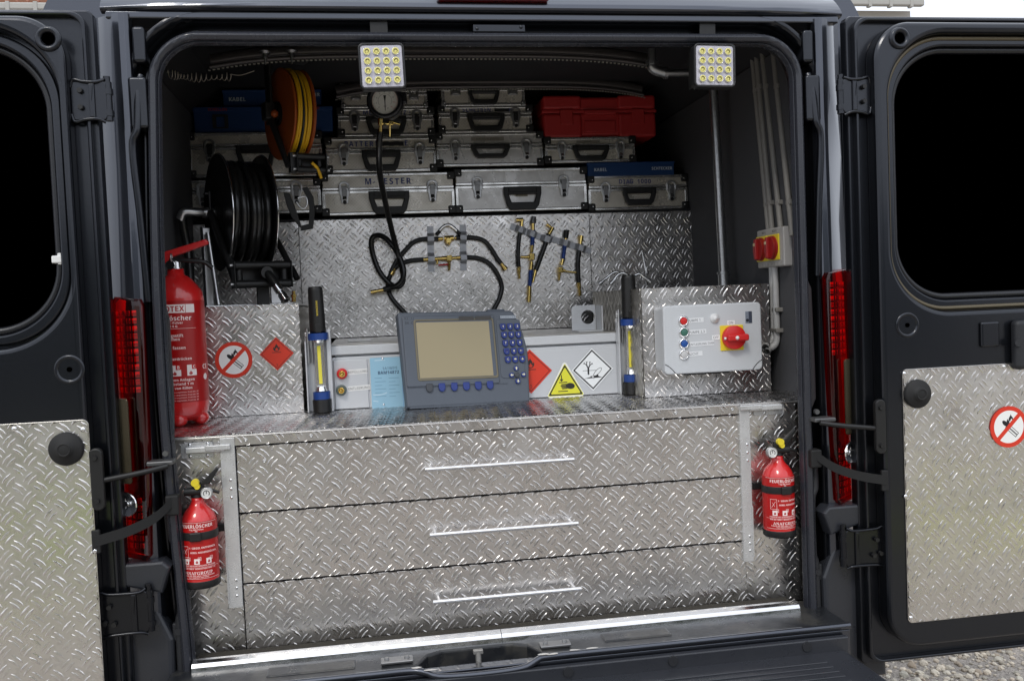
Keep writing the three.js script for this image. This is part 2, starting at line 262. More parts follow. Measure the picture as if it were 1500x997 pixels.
// body shell: a thick-walled box, open at the back
{
  const outer = rrect(-0.99, 0.35, 0.99, 2.2, [0.05, 0.05, 0.2, 0.2]);
  const inner = poly([[-0.856, 0.57], [0.85, 0.57], [0.85, 1.5], [0.835, 2.03], [0.74, 2.13], [-0.745, 2.13], [-0.84, 2.03], [-0.856, 1.5]], THREE.Path);
  outer.holes.push(inner);
  mesh('body_shell', [ext(outer, 3.4, -3.5)], M.paint, van);
  const lin = (pts) => { const a = []; for (let i = 0; i + 1 < pts.length; i++) { const [p, q] = [pts[i], pts[i + 1]]; a.push(poly([p, q, [q[0] + (q[2] ?? 0), q[1] + (q[3] ?? 0)]])); } return a; };
  // wall lining, left and right, with seams, and a dark headliner above it
  const wallR = poly([[0.826, 0.58], [0.846, 0.58], [0.846, 1.5], [0.831, 2.026], [0.815, 2.026], [0.826, 1.5]]);
  const wallL = poly([[-0.852, 0.58], [-0.832, 0.58], [-0.832, 1.5], [-0.82, 2.026], [-0.836, 2.026], [-0.852, 1.5]]);
  mesh('wall_lining', [ext(wallR, 1.56, -1.66)], M.lining, van);
  mesh('wall_lining', [ext(wallL, 1.56, -1.66)], M.lining, van);
  mesh('headliner', [ext(poly([[-0.822, 2.03], [-0.74, 2.115], [0.735, 2.115], [0.82, 2.03], [0.832, 2.032], [0.74, 2.128], [-0.744, 2.128], [-0.836, 2.032]]), 1.56, -1.66)], M.dark, van);
  mesh('bulkhead', [b2(-0.855, 0.57, -1.7, 0.85, 2.13, -1.66, 0)], M.dark, van);
  mesh('load_floor', [b2(-0.82, 0.571, -1.65, 0.84, 0.585, -0.02, 0)], M.dark, van);
  // roof bows with a row of punched holes
  for (const [z, y0, x0, x1] of [[-0.47, 2.058, -0.68, 0.56], [-0.92, 2.078, -0.36, 0.66]]) {
    const pts = [], n = 14; for (let i = 0; i <= n; i++) { const t = i / n * 2 - 1; pts.push([(x0 + x1) / 2 + t * (x1 - x0) / 2, y0 + 0.016 - 0.03 * t * t * t * t, z]); }
    const g = tube(pts, 0.0065, 60, 8);
    const bow = mesh('roof_bow', [g, tube(pts.map(p => [p[0], p[1] + 0.022, p[2] - 0.03]), 0.02, 40, 8)], std(C(0.1, 0.09, 0.088), 0.35, 0.5), van);
    const teeth = []; for (let i = 0; i < 108; i++) { const t = i / 107 * 2 - 1; teeth.push(b2(-0.003, -0.0016, 0, 0.003, 0.0016, 0.003, 0).translate((x0 + x1) / 2 + t * (x1 - x0) / 2, y0 + 0.0055 - 0.03 * t * t * t * t, z + 0.004)); }
    const tm = mesh('trim_teeth', teeth, std(C(0.3, 0.29, 0.25), 0.6), bow); tm.userData.kind = 'stuff';
  }
  const bolt = p => [cyl(0.012, 0.016, 0.006, [p[0], p[1] + 0.012, p[2]], 'y', 14), cyl(0.007, 0.007, 0.012, [p[0], p[1] + 0.004, p[2]], 'y', 6), cyl(0.002, 0.004, 0.018, [p[0], p[1] - 0.01, p[2]], 'y', 8)];
  mesh('roof_bolt', bolt([-0.5334, 2.0641, -0.45]), M.steelDark, van); mesh('roof_bolt', bolt([-0.464, 2.066, -0.45]), M.steelDark, van);
  mesh('roof_beam', [b2(-0.66, 2.07, -0.3, 0.66, 2.11, -0.06, 0.01)], M.dark, van);
  // two bright hooks in the header
  for (const p of [[-0.0518, 1.9839, -0.04], [0.1102, 1.9843, -0.04]]) mesh('roof_hook', [tube([[p[0] - 0.018, p[1] - 0.006, p[2] + 0.01], [p[0] - 0.009, p[1] + 0.004, p[2] + 0.012], [p[0] + 0.009, p[1] + 0.004, p[2] + 0.012], [p[0] + 0.018, p[1] - 0.006, p[2] + 0.01]], 0.0024, 20, 8)], M.steel, van);
}
// opening frame: one profile swept up the left side, over the top and down the right
function frameSweep(prof, xl, xr, yt, yb, r, n = 14) {
  const st = [];
  for (let i = 0; i <= 24; i++) st.push([xl, yb + (yt - r - yb) * i / 24, -1, 0]);
  for (let i = 1; i < n; i++) { const a = Math.PI - i / n * Math.PI / 2; st.push([xl + r + r * Math.cos(a), yt - r + r * Math.sin(a), Math.cos(a), Math.sin(a)]); }
  st.push([xl + r, yt, 0, 1], [xr - r, yt, 0, 1]);
  for (let i = 1; i < n; i++) { const a = Math.PI / 2 - i / n * Math.PI / 2; st.push([xr - r + r * Math.cos(a), yt - r + r * Math.sin(a), Math.cos(a), Math.sin(a)]); }
  st.push([xr, yt - r, 1, 0], [xr, yb, 1, 0]);
  const pos = [], at = (s, p) => [s[0] + s[2] * p[0], s[1] + s[3] * p[0], p[1]];
  for (let i = 0; i + 1 < st.length; i++) for (let k = 0; k + 1 < prof.length; k++) { const a = at(st[i], prof[k]), b = at(st[i + 1], prof[k]), c = at(st[i + 1], prof[k + 1]), d = at(st[i], prof[k + 1]); pos.push(...a, ...b, ...c, ...a, ...c, ...d); }
  const g = new THREE.BufferGeometry(); g.setAttribute('position', new THREE.Float32BufferAttribute(pos, 3));
  return planarUV(toCreasedNormals(g, 0.7));
}
// the left edge of the opening bows outwards a little between sill and roof
function bow(g) { const p = g.attributes.position; for (let i = 0; i < p.count; i++) { const x = p.getX(i), y = p.getY(i); if (x < -0.5) p.setX(i, x - 0.021 * Math.pow(Math.sin(Math.PI * Math.max(0, Math.min(1, (y - 0.62) / 1.36))), 1.2) * Math.min(1, (-0.5 - x) / 0.15)); } return planarUV(g); }
const smooth = (pts, n = 4) => { const c = new THREE.CatmullRomCurve3(pts.map(p => V(p[0], p[1], 0)), false, 'centripetal'); return c.getPoints(pts.length * n).map(p => [p.x, p.y]); };
const XL = -0.705, XR = 0.728, YT = 1.966;
mesh('door_frame', [bow(frameSweep(smooth([[0.03, -0.06], [0.022, -0.03], [0.014, -0.014], [0.03, -0.014], [0.036, -0.032], [0.05, -0.036], [0.058, -0.022], [0.064, 0.0], [0.073, 0.006], [0.08, 0.004]]), XL, XR, YT, 0.45, 0.085))], M.channel, van);
mesh('door_seal', [bow(frameSweep(smooth([[0.016, -0.024], [0.007, -0.012], [0.006, 0.002], [0.01, 0.008], [0.012, 0.006], [0.014, 0.016], [0.024, 0.02], [0.031, 0.012], [0.034, -0.012]]), XL, XR, YT, 0.55, 0.075))], std(C(0.03, 0.032, 0.04), 0.42, 0, { roughnessMap: rep(texBlotch, 5) }), van).material.side = THREE.DoubleSide;
// header panel and the outer pillars
{
  const hp = smooth([[0, 2.043, 0.008], [0, 2.047, 0.022], [0, 2.052, 0.024], [0, 2.07, 0.012], [0, 2.1, -0.02], [0, 2.16, -0.12], [0, 2.2, -0.3]].map(p => [p[1], p[2]]));
  const pos = [], n = 30;
  for (let i = 0; i < n; i++) for (let k = 0; k + 1 < hp.length; k++) { const X = t => -0.83 + 1.7 * t, q = (t, p) => { const e = Math.pow(Math.abs(2 * t - 1), 6); return [X(t), p[0] - 0.003 * e, p[1] - 0.02 * e]; }; const a = q(i / n, hp[k]), b = q((i + 1) / n, hp[k]), c = q((i + 1) / n, hp[k + 1]), d = q(i / n, hp[k + 1]); pos.push(...a, ...b, ...c, ...a, ...c, ...d); }
  const g = new THREE.BufferGeometry(); g.setAttribute('position', new THREE.Float32BufferAttribute(pos, 3)); 
  mesh('roof_edge', [planarUV(toCreasedNormals(g, 0.8)), b2(-0.82, 2.026, -0.06, 0.86, 2.043, 0.006, 0.004)], M.paint, van);
  mesh('brake_light', [b2(-0.1113, 2.0632, -0.01, 0.1422, 2.0632 + 0.03, 0.034, 0.005)], M.redLens, van);
  mesh('header_plate', [b2(-0.0316, 1.9992, -0.01, 0.0881, 2.0161, 0.012, 0.002), rivet(-0.0223, 2.0066, 0.013), rivet(0.0786, 2.0102, 0.013)], M.paintIn, van);
}
function pillar(s) {   // s = -1 left, +1 right; a lofted skin, wider towards the bottom
  const e = s < 0 ? XL : XR, pos = [], prof = [...smooth([[0.062, -0.004], [0.068, 0.012], [0.078, 0.018], [0.088, 0.0165], [0.092, 0.014]]), [0.15, -0.033], ...smooth([[0.152, -0.036], [0.165, -0.09], [0.18, -0.2], [0.2, -0.7]])];
  const ys = [2.035, 1.9, 1.7, 1.45, 1.3, 0.9, 0.5], wd = [0, 0, 0.002, 0.008, 0.012, 0.014, 0.016];
  for (let i = 0; i + 1 < ys.length; i++) for (let k = 0; k + 1 < prof.length; k++) { const q = (j, p) => [e + s * (p[0] + wd[j] * (p[0] - 0.05) * 8), ys[j], p[1]]; const a = q(i, prof[k]), b = q(i + 1, prof[k]), c = q(i + 1, prof[k + 1]), d = q(i, prof[k + 1]); pos.push(...a, ...b, ...c, ...a, ...c, ...d); }
  const g = new THREE.BufferGeometry(); g.setAttribute('position', new THREE.Float32BufferAttribute(pos, 3));
  mesh('rear_pillar', [planarUV(toCreasedNormals(g, 0.9))], M.paint, van);
  const f = (u, y) => [e + s * u, y];
  const box = (u0, y0, z0, u1, y1, z1, r) => b2(Math.min(e + s * u0, e + s * u1), y0, z0, Math.max(e + s * u0, e + s * u1), y1, z1, r);
  // pressed pockets and ribs of the pillar
  mesh('pillar_pressing', [box(0.034, 1.93, -0.03, 0.062, 2.008, 0.016, 0.008), box(0.036, 1.79, -0.03, 0.074, 1.9, 0.02, 0.007),
    tube([[e + s * 0.05, 1.905, 0.0], [e + s * 0.055, 1.87, 0.012], [e + s * 0.06, 1.79, 0.018], [e + s * 0.072, 1.75, 0.016], [e + s * 0.066, 1.6, 0.01], [e + s * 0.06, 1.42, 0.004]], 0.0085, 50, 10)], M.paintIn, van);
  // plastic strip between lamp and seal
  mesh('pillar_cover', [ext(poly([f(0.032, 1.42), f(0.046, 1.39), f(0.05, 1.2), f(0.05, 1.12), f(0.03, 1.08), f(0.024, 1.2), f(0.024, 1.38)]), 0.03, -0.028, 0.004), box(0.032, 1.15, -0.0, 0.038, 1.36, 0.006, 0.002),
    tube([[e + s * 0.045, 0.96, -0.01], [e + s * 0.04, 0.9, 0], [e + s * 0.03, 0.87, 0.003], [e + s * 0.03, 0.74, 0.003], [e + s * 0.036, 0.7, 0.003], [e + s * 0.036, 0.5, 0.003]], 0.009, 50, 8), box(0.022, 0.672, -0.01, 0.05, 0.712, 0.008, 0.003), cyl(0.008, 0.008, 0.006, [e + s * 0.036, 0.694, 0.011], 'z', 14)], M.plastic, van);
  // rear lamp
  const bend = gs => { const g = join(Array.isArray(gs) ? gs : [gs]), p = g.attributes.position; for (let i = 0; i < p.count; i++) { const u = s * (p.getX(i) - e); p.setZ(i, p.getZ(i) - Math.max(0, u - 0.1) * 0.75); } return planarUV(toCreasedNormals(g, 0.6)); };
  const yb = 0.862, yt = 1.43, outline = m => poly([f(0.078 + m, yb + 0.01), f(0.088 + m, yb + m), f(0.15 - m, yb + 0.004 + m), f(0.16 - m, yb + 0.02), f(0.152 - m, 1.2), f(0.138 - m, yt - 0.01), f(0.128 - m, yt + 0.004 - m), f(0.072 + m, yt - 0.004 - m), f(0.066 + m, yt - 0.02), f(0.07 + m, 1.1)]), L = outline(0);
  const lamp = mesh('rear_lamp', [bend(ext(outline(0.006), 0.022, -0.006, 0.003))], M.lampBowl, van); lamp.castShadow = true;
  mesh('red_lens', [bend(ext(L, 0.0435, -0.006, 0.006, 3))], M.redGlass, lamp);
  const cells = []; for (let i = 0; i < 11; i++) for (let k = 0; k < 4; k++) cells.push(box(0.083 + k * 0.013, 1.225 + i * 0.0165, 0.0172, 0.0935 + k * 0.013, 1.238 + i * 0.0165, 0.021, 0.003));
  for (let i = 0; i < 7; i++) for (let k = 0; k < 4; k++) cells.push(box(0.094 + k * 0.013, 0.885 + i * 0.0165, 0.0172, 0.1045 + k * 0.013, 0.898 + i * 0.0165, 0.021, 0.003));
  mesh('lens_pattern', [bend(cells)], std(C(0.8, 0.3, 0.28), 0.2, 0.9), lamp).userData.kind = 'stuff';
  mesh('clear_lens', [bend(ext(rrect(Math.min(e + s * 0.108, e + s * 0.14), 1.03, Math.max(e + s * 0.108, e + s * 0.14), 1.215, 0.008), 0.01, 0.034, 0.003))], phy(C(0.2, 0.17, 0.11), 0.15, 0.7, { clearcoat: 1 }), lamp);
  mesh('round_reflector', [bend([lathe([[0, -0.003], [0.01, -0.002], [0.02, 0.002], [0.025, 0.005], [0.027, 0.002]]).rotateX(Math.PI / 2).translate(e + s * 0.128, 0.985, 0.037), cyl(0.007, 0.005, 0.004, [e + s * 0.128, 0.985, 0.038], 'z', 16)])], M.reflector, lamp);
  mesh('lamp_base', [ext(poly([f(0.04, 0.845), f(0.055, 0.86), f(0.15, 0.86), f(0.152, 0.815), f(0.06, 0.79), f(0.05, 0.82)]), 0.05, -0.01, 0.006)], M.bumper, van);
  // bumper corner
  mesh('bumper_corner', [ext(poly([f(0.052, 0.42), f(0.046, 0.68), f(0.075, 0.75), f(0.2, 0.76), f(0.21, 0.42)]), 0.14, -0.12, 0.012, 3)], M.bumper, van);
  mesh('reflex_reflector', [box(0.15, 0.545, 0.018, 0.195, 0.588, 0.03, 0.004)], M.redLens, van);
  // hinges: knuckle on the body, leaf on the door edge
  for (const [y, up] of [[1.84, 1], [0.76, 0]]) {
    const hx = e + s * (up ? 0.108 : 0.085), dx = e + s * (up ? 0.142 : 0.15), hh = up ? 0.04 : 0.045;
    const g = [cyl(0.0095, 0.0095, hh * 2, [hx, y, 0.05], 'y', 16), cyl(0.0115, 0.0115, 0.012, [hx, y + hh * 0.5, 0.05], 'y', 16), cyl(0.0115, 0.0115, 0.012, [hx, y - hh * 0.62, 0.05], 'y', 16), cyl(0.007, 0.007, 0.012, [hx, y + hh + 0.006, 0.05], 'y', 12),
      ext(rrect(Math.min(hx, dx + s * 0.036), y - hh, Math.max(hx, dx + s * 0.036), y + hh, 0.008), 0.006, 0.055, 0.002), ext(rrect(Math.min(hx + s * 0.022, hx + s * 0.034), y - hh + 0.004, Math.max(hx + s * 0.022, hx + s * 0.034), y + hh - 0.004, 0.002), 0.008, 0.058, 0.003),
      tube([[hx + s * 0.004, y + hh + 0.004, 0.058], [hx + s * 0.02, y + hh - 0.002, 0.064], [dx + s * 0.01, y + hh - 0.001, 0.064], [dx + s * 0.03, y + hh + 0.003, 0.062], [dx + s * 0.036, y + hh - 0.012, 0.06]], 0.0035, 30, 8), tube([[hx + s * 0.004, y - hh - 0.004, 0.058], [hx + s * 0.02, y - hh + 0.002, 0.064], [dx + s * 0.01, y - hh + 0.001, 0.064], [dx + s * 0.03, y - hh - 0.003, 0.062], [dx + s * 0.036, y - hh + 0.012, 0.06]], 0.0035, 30, 8)];
    const h = mesh('door_hinge', g, up ? M.paintIn : M.channel, van);
    for (const b of up ? [[0.016, 0.02], [0.016, -0.014]] : [[0.012, 0.018], [0.004, -0.02], [0.022, -0.016]]) mesh('hinge_bolt', [cyl(0.0062, 0.0055, 0.008, [dx + s * b[0], y + b[1], 0.067], 'z', 6)], M.black, h);
  }
  // door check: thin arm above, strap below
  const da = e + s * 0.165;
  mesh('check_arm', [b2(Math.min(e + s * 0.02, e + s * 0.075), 1.068, 0.01, Math.max(e + s * 0.02, e + s * 0.075), 1.078, 0.05, 0.003), cyl(0.007, 0.006, 0.008, [e + s * 0.04, 1.09, 0.02], 'z', 14)], std(C(0.16), 0.45, 0.8), van);
  mesh('check_rod', [tube([[e + s * 0.03, 1.068, 0.055], [e + s * 0.08, 1.06, 0.07], [da, 1.05, 0.085]], 0.0062, 20, 8), ext(rrect(Math.min(da - 0.012, da + 0.014), 0.99, Math.max(da - 0.012, da + 0.014), 1.12, 0.012), 0.014, 0.078, 0.003), cyl(0.006, 0.005, 0.006, [da, 1.1, 0.094], 'z', 6), cyl(0.006, 0.005, 0.006, [da, 1.01, 0.094], 'z', 6)], M.black, van);
  const sp = [[e + s * 0.03, 0.985, 0.03], [e + s * 0.06, 0.96, 0.055], [e + s * 0.11, 0.94, 0.075], [e + s * 0.175, 0.926, 0.09]], strap = [];
  { const cv = new THREE.CatmullRomCurve3(sp.map(p => V(...p))), q = cv.getPoints(20), ps = []; for (let i = 0; i < 20; i++) for (const [za, zb] of [[0, 0.004]]) { const a = q[i], b = q[i + 1]; const v = (p, y, z) => [p.x, p.y + y, p.z + z]; const quad = (A, B, C2, D) => ps.push(...A, ...B, ...C2, ...A, ...C2, ...D); quad(v(a, -0.011, zb), v(b, -0.011, zb), v(b, 0.011, zb), v(a, 0.011, zb)); quad(v(a, -0.011, za), v(a, 0.011, za), v(b, 0.011, za), v(b, -0.011, za)); quad(v(a, 0.011, za), v(a, 0.011, zb), v(b, 0.011, zb), v(b, 0.011, za)); quad(v(a, -0.011, za), v(b, -0.011, za), v(b, -0.011, zb), v(a, -0.011, zb)); }
    const g2 = new THREE.BufferGeometry(); g2.setAttribute('position', new THREE.Float32BufferAttribute(ps, 3)); g2.computeVertexNormals(); strap.push(planarUV(g2)); }
  mesh('door_strap', [...strap, box(0.016, 0.955, 0.0, 0.045, 1.0, 0.034, 0.005), box(0.165, 0.9, 0.082, 0.182, 0.95, 0.092, 0.003)], M.blackMatte, van).material.side = THREE.DoubleSide;
}
pillar(-1); pillar(1);
// sill: bright strip, dirty step, striker pocket, bumper tread
{
  const strip = (x0, x1, n) => mesh('sill_strip', [ext(poly([[-0.006, -0.004], [-0.009, -0.0015], [-0.018, -0.002], [-0.028, -0.006], [-0.034, -0.013], [-0.036, -0.024], [-0.032, -0.024], [-0.03, -0.015], [-0.025, -0.01], [-0.017, -0.006], [-0.01, -0.005]]), x1 - x0).rotateY(Math.PI / 2).translate(x0, 0.629, -0.004)], M.sillAlu, van);
  strip(-0.715, -0.028); strip(-0.0265, 0.706);
  mesh('brush_strip', [b2(-0.715, 0.59, -0.054, 0.706, 0.618, -0.002, 0.002)], std(C(0.035, 0.03, 0.022), 0.95, 0, { bumpMap: rep(texFine, 60, 2), bumpScale: 0.003 }), van);
  const sillMat = std(C(0.95, 0.97, 1.0), 0.55, 0, { map: rep(texDirt, 1.6), roughnessMap: rep(texBlotch, 3), bumpMap: rep(texFine, 5), bumpScale: 0.0006 });
  // step cut out for the latch pocket
  const px0 = -0.21, px1 = 0.035;
  const sh = poly([[-0.76, 0], [0.78, 0], [0.78, 0.115], [px1 + 0.05, 0.115], [px1 + 0.015, 0.1], [px1 - 0.01, 0.05], [px1 - 0.04, 0.034], [px0 + 0.04, 0.034], [px0 + 0.01, 0.05], [px0 - 0.015, 0.1], [px0 - 0.05, 0.115], [-0.76, 0.115]]);
  const flat = (shape, d, y, r) => ext(shape, d, 0, r, 3).rotateX(Math.PI / 2).scale(1, 1, 1).translate(0, y, 0);
  mesh('sill_step', [flat(sh, 0.05, 0.606, 0.006).translate(0, 0, 0.012), b2(-0.76, 0.56, -0.05, 0.78, 0.606, 0.02, 0.004), b2(-0.55, 0.6, 0.05, -0.36, 0.6092, 0.1, 0.004), b2(0.2, 0.6, 0.045, 0.36, 0.6092, 0.095, 0.004)], sillMat, van);
  mesh('latch_pocket', [b2(-0.3, 0.535, 0.02, 0.12, 0.571, 0.142, 0.003)], M.bumper, van);
  const rim = [[-0.76, 0.6, 0.128], [-0.35, 0.6, 0.128], [-0.25, 0.6, 0.128], [-0.215, 0.597, 0.134], [-0.18, 0.586, 0.142], [-0.09, 0.583, 0.144], [0.0, 0.586, 0.142], [0.035, 0.597, 0.134], [0.07, 0.6, 0.128], [0.3, 0.6, 0.128], [0.78, 0.6, 0.128]];
  mesh('sill_rim', [tube(rim, 0.0075, 120, 10), b2(-0.76, 0.53, 0.1, 0.78, 0.592, 0.13, 0.003)], M.paint, van);
  { // bare metal where the paint has chipped off the rim
    const r = rng(21); for (const [x, y, z] of [[-0.23, 0.6075, 0.133], [-0.2, 0.603, 0.142], [0.05, 0.6085, 0.133], [0.12, 0.6095, 0.129], [0.16, 0.6095, 0.1285], [0.07, 0.6075, 0.1345]]) { const pts = []; for (let i = 0; i < 9; i++) { const a = i / 9 * 6.283; pts.push([Math.cos(a) * (0.008 + 0.01 * r()), Math.sin(a) * (0.0012 + 0.0016 * r())]); } mesh('paint_chip', [ext(poly(pts), 0.0006).rotateX(-1.1).translate(x, y, z)], std(C(0.5, 0.48, 0.45), 0.6), van); }
  }
  const st = mesh('door_striker', [ext(poly([[-0.055, 0], [-0.04, 0.016], [0.04, 0.018], [0.055, 0.004], [0.04, -0.01], [0.008, -0.018], [-0.04, -0.012]]), 0.005, 0, 0.0015).rotateX(-Math.PI / 2).translate(-0.092, 0.571, 0.096), rod([-0.09, 0.572, 0.094], [-0.09, 0.612, 0.088], 0.0065), bx(0.022, 0.01, 0.012, -0.09, 0.612, 0.088, 0.002)], std(C(0.34, 0.33, 0.31), 0.5, 0.8), van);
  for (const x of [-0.128, -0.056]) mesh('striker_screw', [cyl(0.007, 0.006, 0.005, [x, 0.578, 0.092], 'y', 14)], M.steel, st);
  for (const x of [-0.27, 0.085]) mesh('sill_bracket', [bx(0.07, 0.006, 0.032, x, 0.612, 0.09, 0.002), cyl(0.006, 0.005, 0.004, [x - 0.022, 0.617, 0.088], 'y', 12), cyl(0.006, 0.005, 0.004, [x + 0.022, 0.617, 0.088], 'y', 12)], M.steelDark, van);
  // bumper with grooved tread
  const b = mesh('rear_bumper', [b2(-0.8, 0.36, 0.135, 0.765, 0.553, 0.44, 0.02), b2(-0.8, 0.54, 0.134, 0.765, 0.584, 0.152, 0.004), ...Array.from({ length: 6 }, (_, i) => b2(-0.7, 0.55, 0.2 + i * 0.026, 0.68, 0.5565, 0.212 + i * 0.026, 0.002))], M.bumper, van);
  for (const x of [-0.62, 0.1, 0.34, 0.66]) mesh('bumper_bolt', [cyl(0.012, 0.011, 0.006, [x, 0.571, 0.153], 'z', 18)], M.plastic, b);
}
// doors folded right back; their inner faces look at the camera
function rearDoor(s, o) {
  const X = u => s * u, e = o.edge, w = 0.74, far = e + w;
  const R = (u0, y0, u1, y1, r, P) => rrect(Math.min(X(u0), X(u1)), y0, Math.max(X(u0), X(u1)), y1, r, P);
  const hole = (sh, u0, y0, u1, y1, r) => { sh.holes.push(R(u0, y0, u1, y1, r, THREE.Path)); return sh; };
  const wu0 = o.wu, wu1 = far - 0.12, wy0 = o.wy0, wy1 = o.wy1;
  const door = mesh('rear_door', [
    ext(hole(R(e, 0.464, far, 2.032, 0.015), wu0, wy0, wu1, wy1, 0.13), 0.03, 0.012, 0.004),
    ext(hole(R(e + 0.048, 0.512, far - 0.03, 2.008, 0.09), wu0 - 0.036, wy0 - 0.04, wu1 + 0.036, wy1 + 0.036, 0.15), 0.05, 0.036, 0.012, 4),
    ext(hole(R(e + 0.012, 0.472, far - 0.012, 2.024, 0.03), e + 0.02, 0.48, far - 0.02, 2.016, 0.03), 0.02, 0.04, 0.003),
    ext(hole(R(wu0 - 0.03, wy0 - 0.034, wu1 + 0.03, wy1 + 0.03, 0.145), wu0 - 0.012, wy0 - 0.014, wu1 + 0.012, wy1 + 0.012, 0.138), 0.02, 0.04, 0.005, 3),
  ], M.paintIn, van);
  if (o.trim) mesh('window_trim', [ring2(R(wu0 - 0.03, wy0 - 0.034, wu1 + 0.03, wy1 + 0.03, 0.145), 0.0055, 0.06)], std(C(0.13, 0.108, 0.07), 0.35, 0.5), door);
  mesh('window_seal', [ring2(R(wu0 - 0.006, wy0 - 0.006, wu1 + 0.006, wy1 + 0.006, 0.134), 0.009, 0.04)], M.rubber, door);
  mesh('window_pane', [ext(R(wu0 - 0.01, wy0 - 0.01, wu1 + 0.01, wy1 + 0.01, 0.14), 0.005, 0.026)], M.pane, door);
  // tread plate panel
  const pu0 = o.pu, pu1 = far - 0.04, py0 = o.py0, py1 = o.py1, x0 = Math.min(X(pu0), X(pu1)), x1 = Math.max(X(pu0), X(pu1));
  mesh('diamond_panel', [ext(rrect(x0, py0, x1, py1, 0.012), 0.003, 0.0865, 0.0006), treads(x1 - x0 - 0.004, py1 - py0 - 0.004, o.tread).translate(x0 + 0.002, py0 + 0.002, 0.0893)], M.plate, door);
  for (const p of o.screws) mesh('panel_screw', [rivet(p[0], p[1], 0.0905, 0.0052)], M.chrome, door);
  mesh('door_buffer', [lathe([[0, 0.022], [0.013, 0.022], [0.017, 0.018], [0.02, 0.014], [0.031, 0.011], [0.0345, 0.006], [0.0345, 0]], 36).rotateX(Math.PI / 2).translate(o.buffer[0], o.buffer[1], 0.09), ring(0.012, 0.002, [o.buffer[0], o.buffer[1], 0.111])], M.blackMatte, door);
  // pressed dishes: a ring with a sunk centre and a hole
  mesh('pressed_dish', [lathe([[0.03, 0.0], [0.027, 0.0026], [0.0235, 0.001], [0.02, -0.003], [0.006, -0.0034], [0.005, -0.006]], 36).rotateX(Math.PI / 2).translate(o.dish[0], o.dish[1], 0.0868)], M.paintIn, door).material = M.paintIn;
  mesh('dish_hole', [cyl(0.0052, 0.0052, 0.003, [o.dish[0], o.dish[1], 0.0866], 'z', 16)], M.hole, door);
  mesh('grommet', [lathe([[0.026, 0.0], [0.024, 0.006], [0.019, 0.008], [0.013, 0.004], [0.0125, -0.004]], 32).rotateX(Math.PI / 2).translate(o.boss[0], o.boss[1], 0.086)], M.paintIn, door);
  mesh('grommet_hole', [cyl(0.0122, 0.0122, 0.003, [o.boss[0], o.boss[1], 0.0864], 'z', 20)], M.hole, door);
  return door;
}
function ring2(shape, r, z) { const pts = shape.getSpacedPoints(140).slice(0, -1).map(p => V(p.x, p.y, z)); return new THREE.TubeGeometry(new THREE.CatmullRomCurve3(pts, true), 280, r, 8, true); }
const doorL = rearDoor(-1, { edge: 0.835, wu: 0.935, wy0: 1.375, wy1: 1.95, pu: 0.879, py0: 0.52, py1: 1.181, buffer: [[-0.9241, 1.1231]][0], dish: [[-0.9105, 1.286]][0], boss: [[-0.9118, 1.9589]][0], screws: [[-0.8904, 1.1605], [-0.881, 0.9056], [-1.0228, 1.1703]], tread: { seed: 8, ox: 0.02, p: 0.041, ang: 0.7, L: 0.03 } });
const doorR = rearDoor(1, { edge: 0.857, wu: 0.975, wy0: 1.362, wy1: 1.945, pu: 0.953, py0: 0.575, py1: 1.188, buffer: [[0.9885, 1.1281]][0], dish: [[0.9709, 1.2928]][0], boss: [[0.967, 1.9671]][0], screws: [[0.9573, 1.1779], [0.9533, 0.8831], [0.9601, 0.5874], [1.2219, 1.1804]], trim: true, tread: { seed: 9, ox: 0.008, p: 0.041, skew: -0.08, ang: 0.85 } });
mesh('wiring_clip', [bx(0.022, 0.016, 0.014, ...[-0.931, 1.5147, 0.05], 0.003), bx(0.012, 0.024, 0.01, ...[-0.9243, 1.5159, 0.05], 0.002)], M.white, doorL);
mesh('pressed_box', [b2(1.1598, 1.2304, 0.084, 1.2089, 1.2915, 0.094, 0.005)], M.paintIn, doorR);
mesh('latch_cover', [b2(1.2396, 1.1727, 0.084, 1.2396 + 0.1, 1.2924, 0.112, 0.012), cyl(0.009, 0.009, 0.004, [1.2427, 1.2383, 0.1115], 'z', 18)], M.plastic, doorR);

// =====================================================================  drawer unit
// pictograms
const flame = (x, cx, cy, s, col) => { x.fillStyle = col; x.beginPath(); x.moveTo(cx, cy - s); x.bezierCurveTo(cx + s * 0.1, cy - s * 0.5, cx + s * 0.55, cy - s * 0.45, cx + s * 0.42, cy + s * 0.05); x.bezierCurveTo(cx + s * 0.6, cy - s * 0.05, cx + s * 0.62, cy - s * 0.25, cx + s * 0.6, cy - s * 0.3); x.bezierCurveTo(cx + s * 0.95, cy + s * 0.2, cx + s * 0.6, cy + s * 0.8, cx, cy + s * 0.8); x.bezierCurveTo(cx - s * 0.7, cy + s * 0.8, cx - s * 0.9, cy + s * 0.2, cx - s * 0.55, cy - s * 0.25); x.bezierCurveTo(cx - s * 0.5, cy, cx - s * 0.42, cy + s * 0.05, cx - s * 0.35, cy + s * 0.05); x.bezierCurveTo(cx - s * 0.45, cy - s * 0.5, cx, cy - s * 0.55, cx, cy - s); x.fill(); };
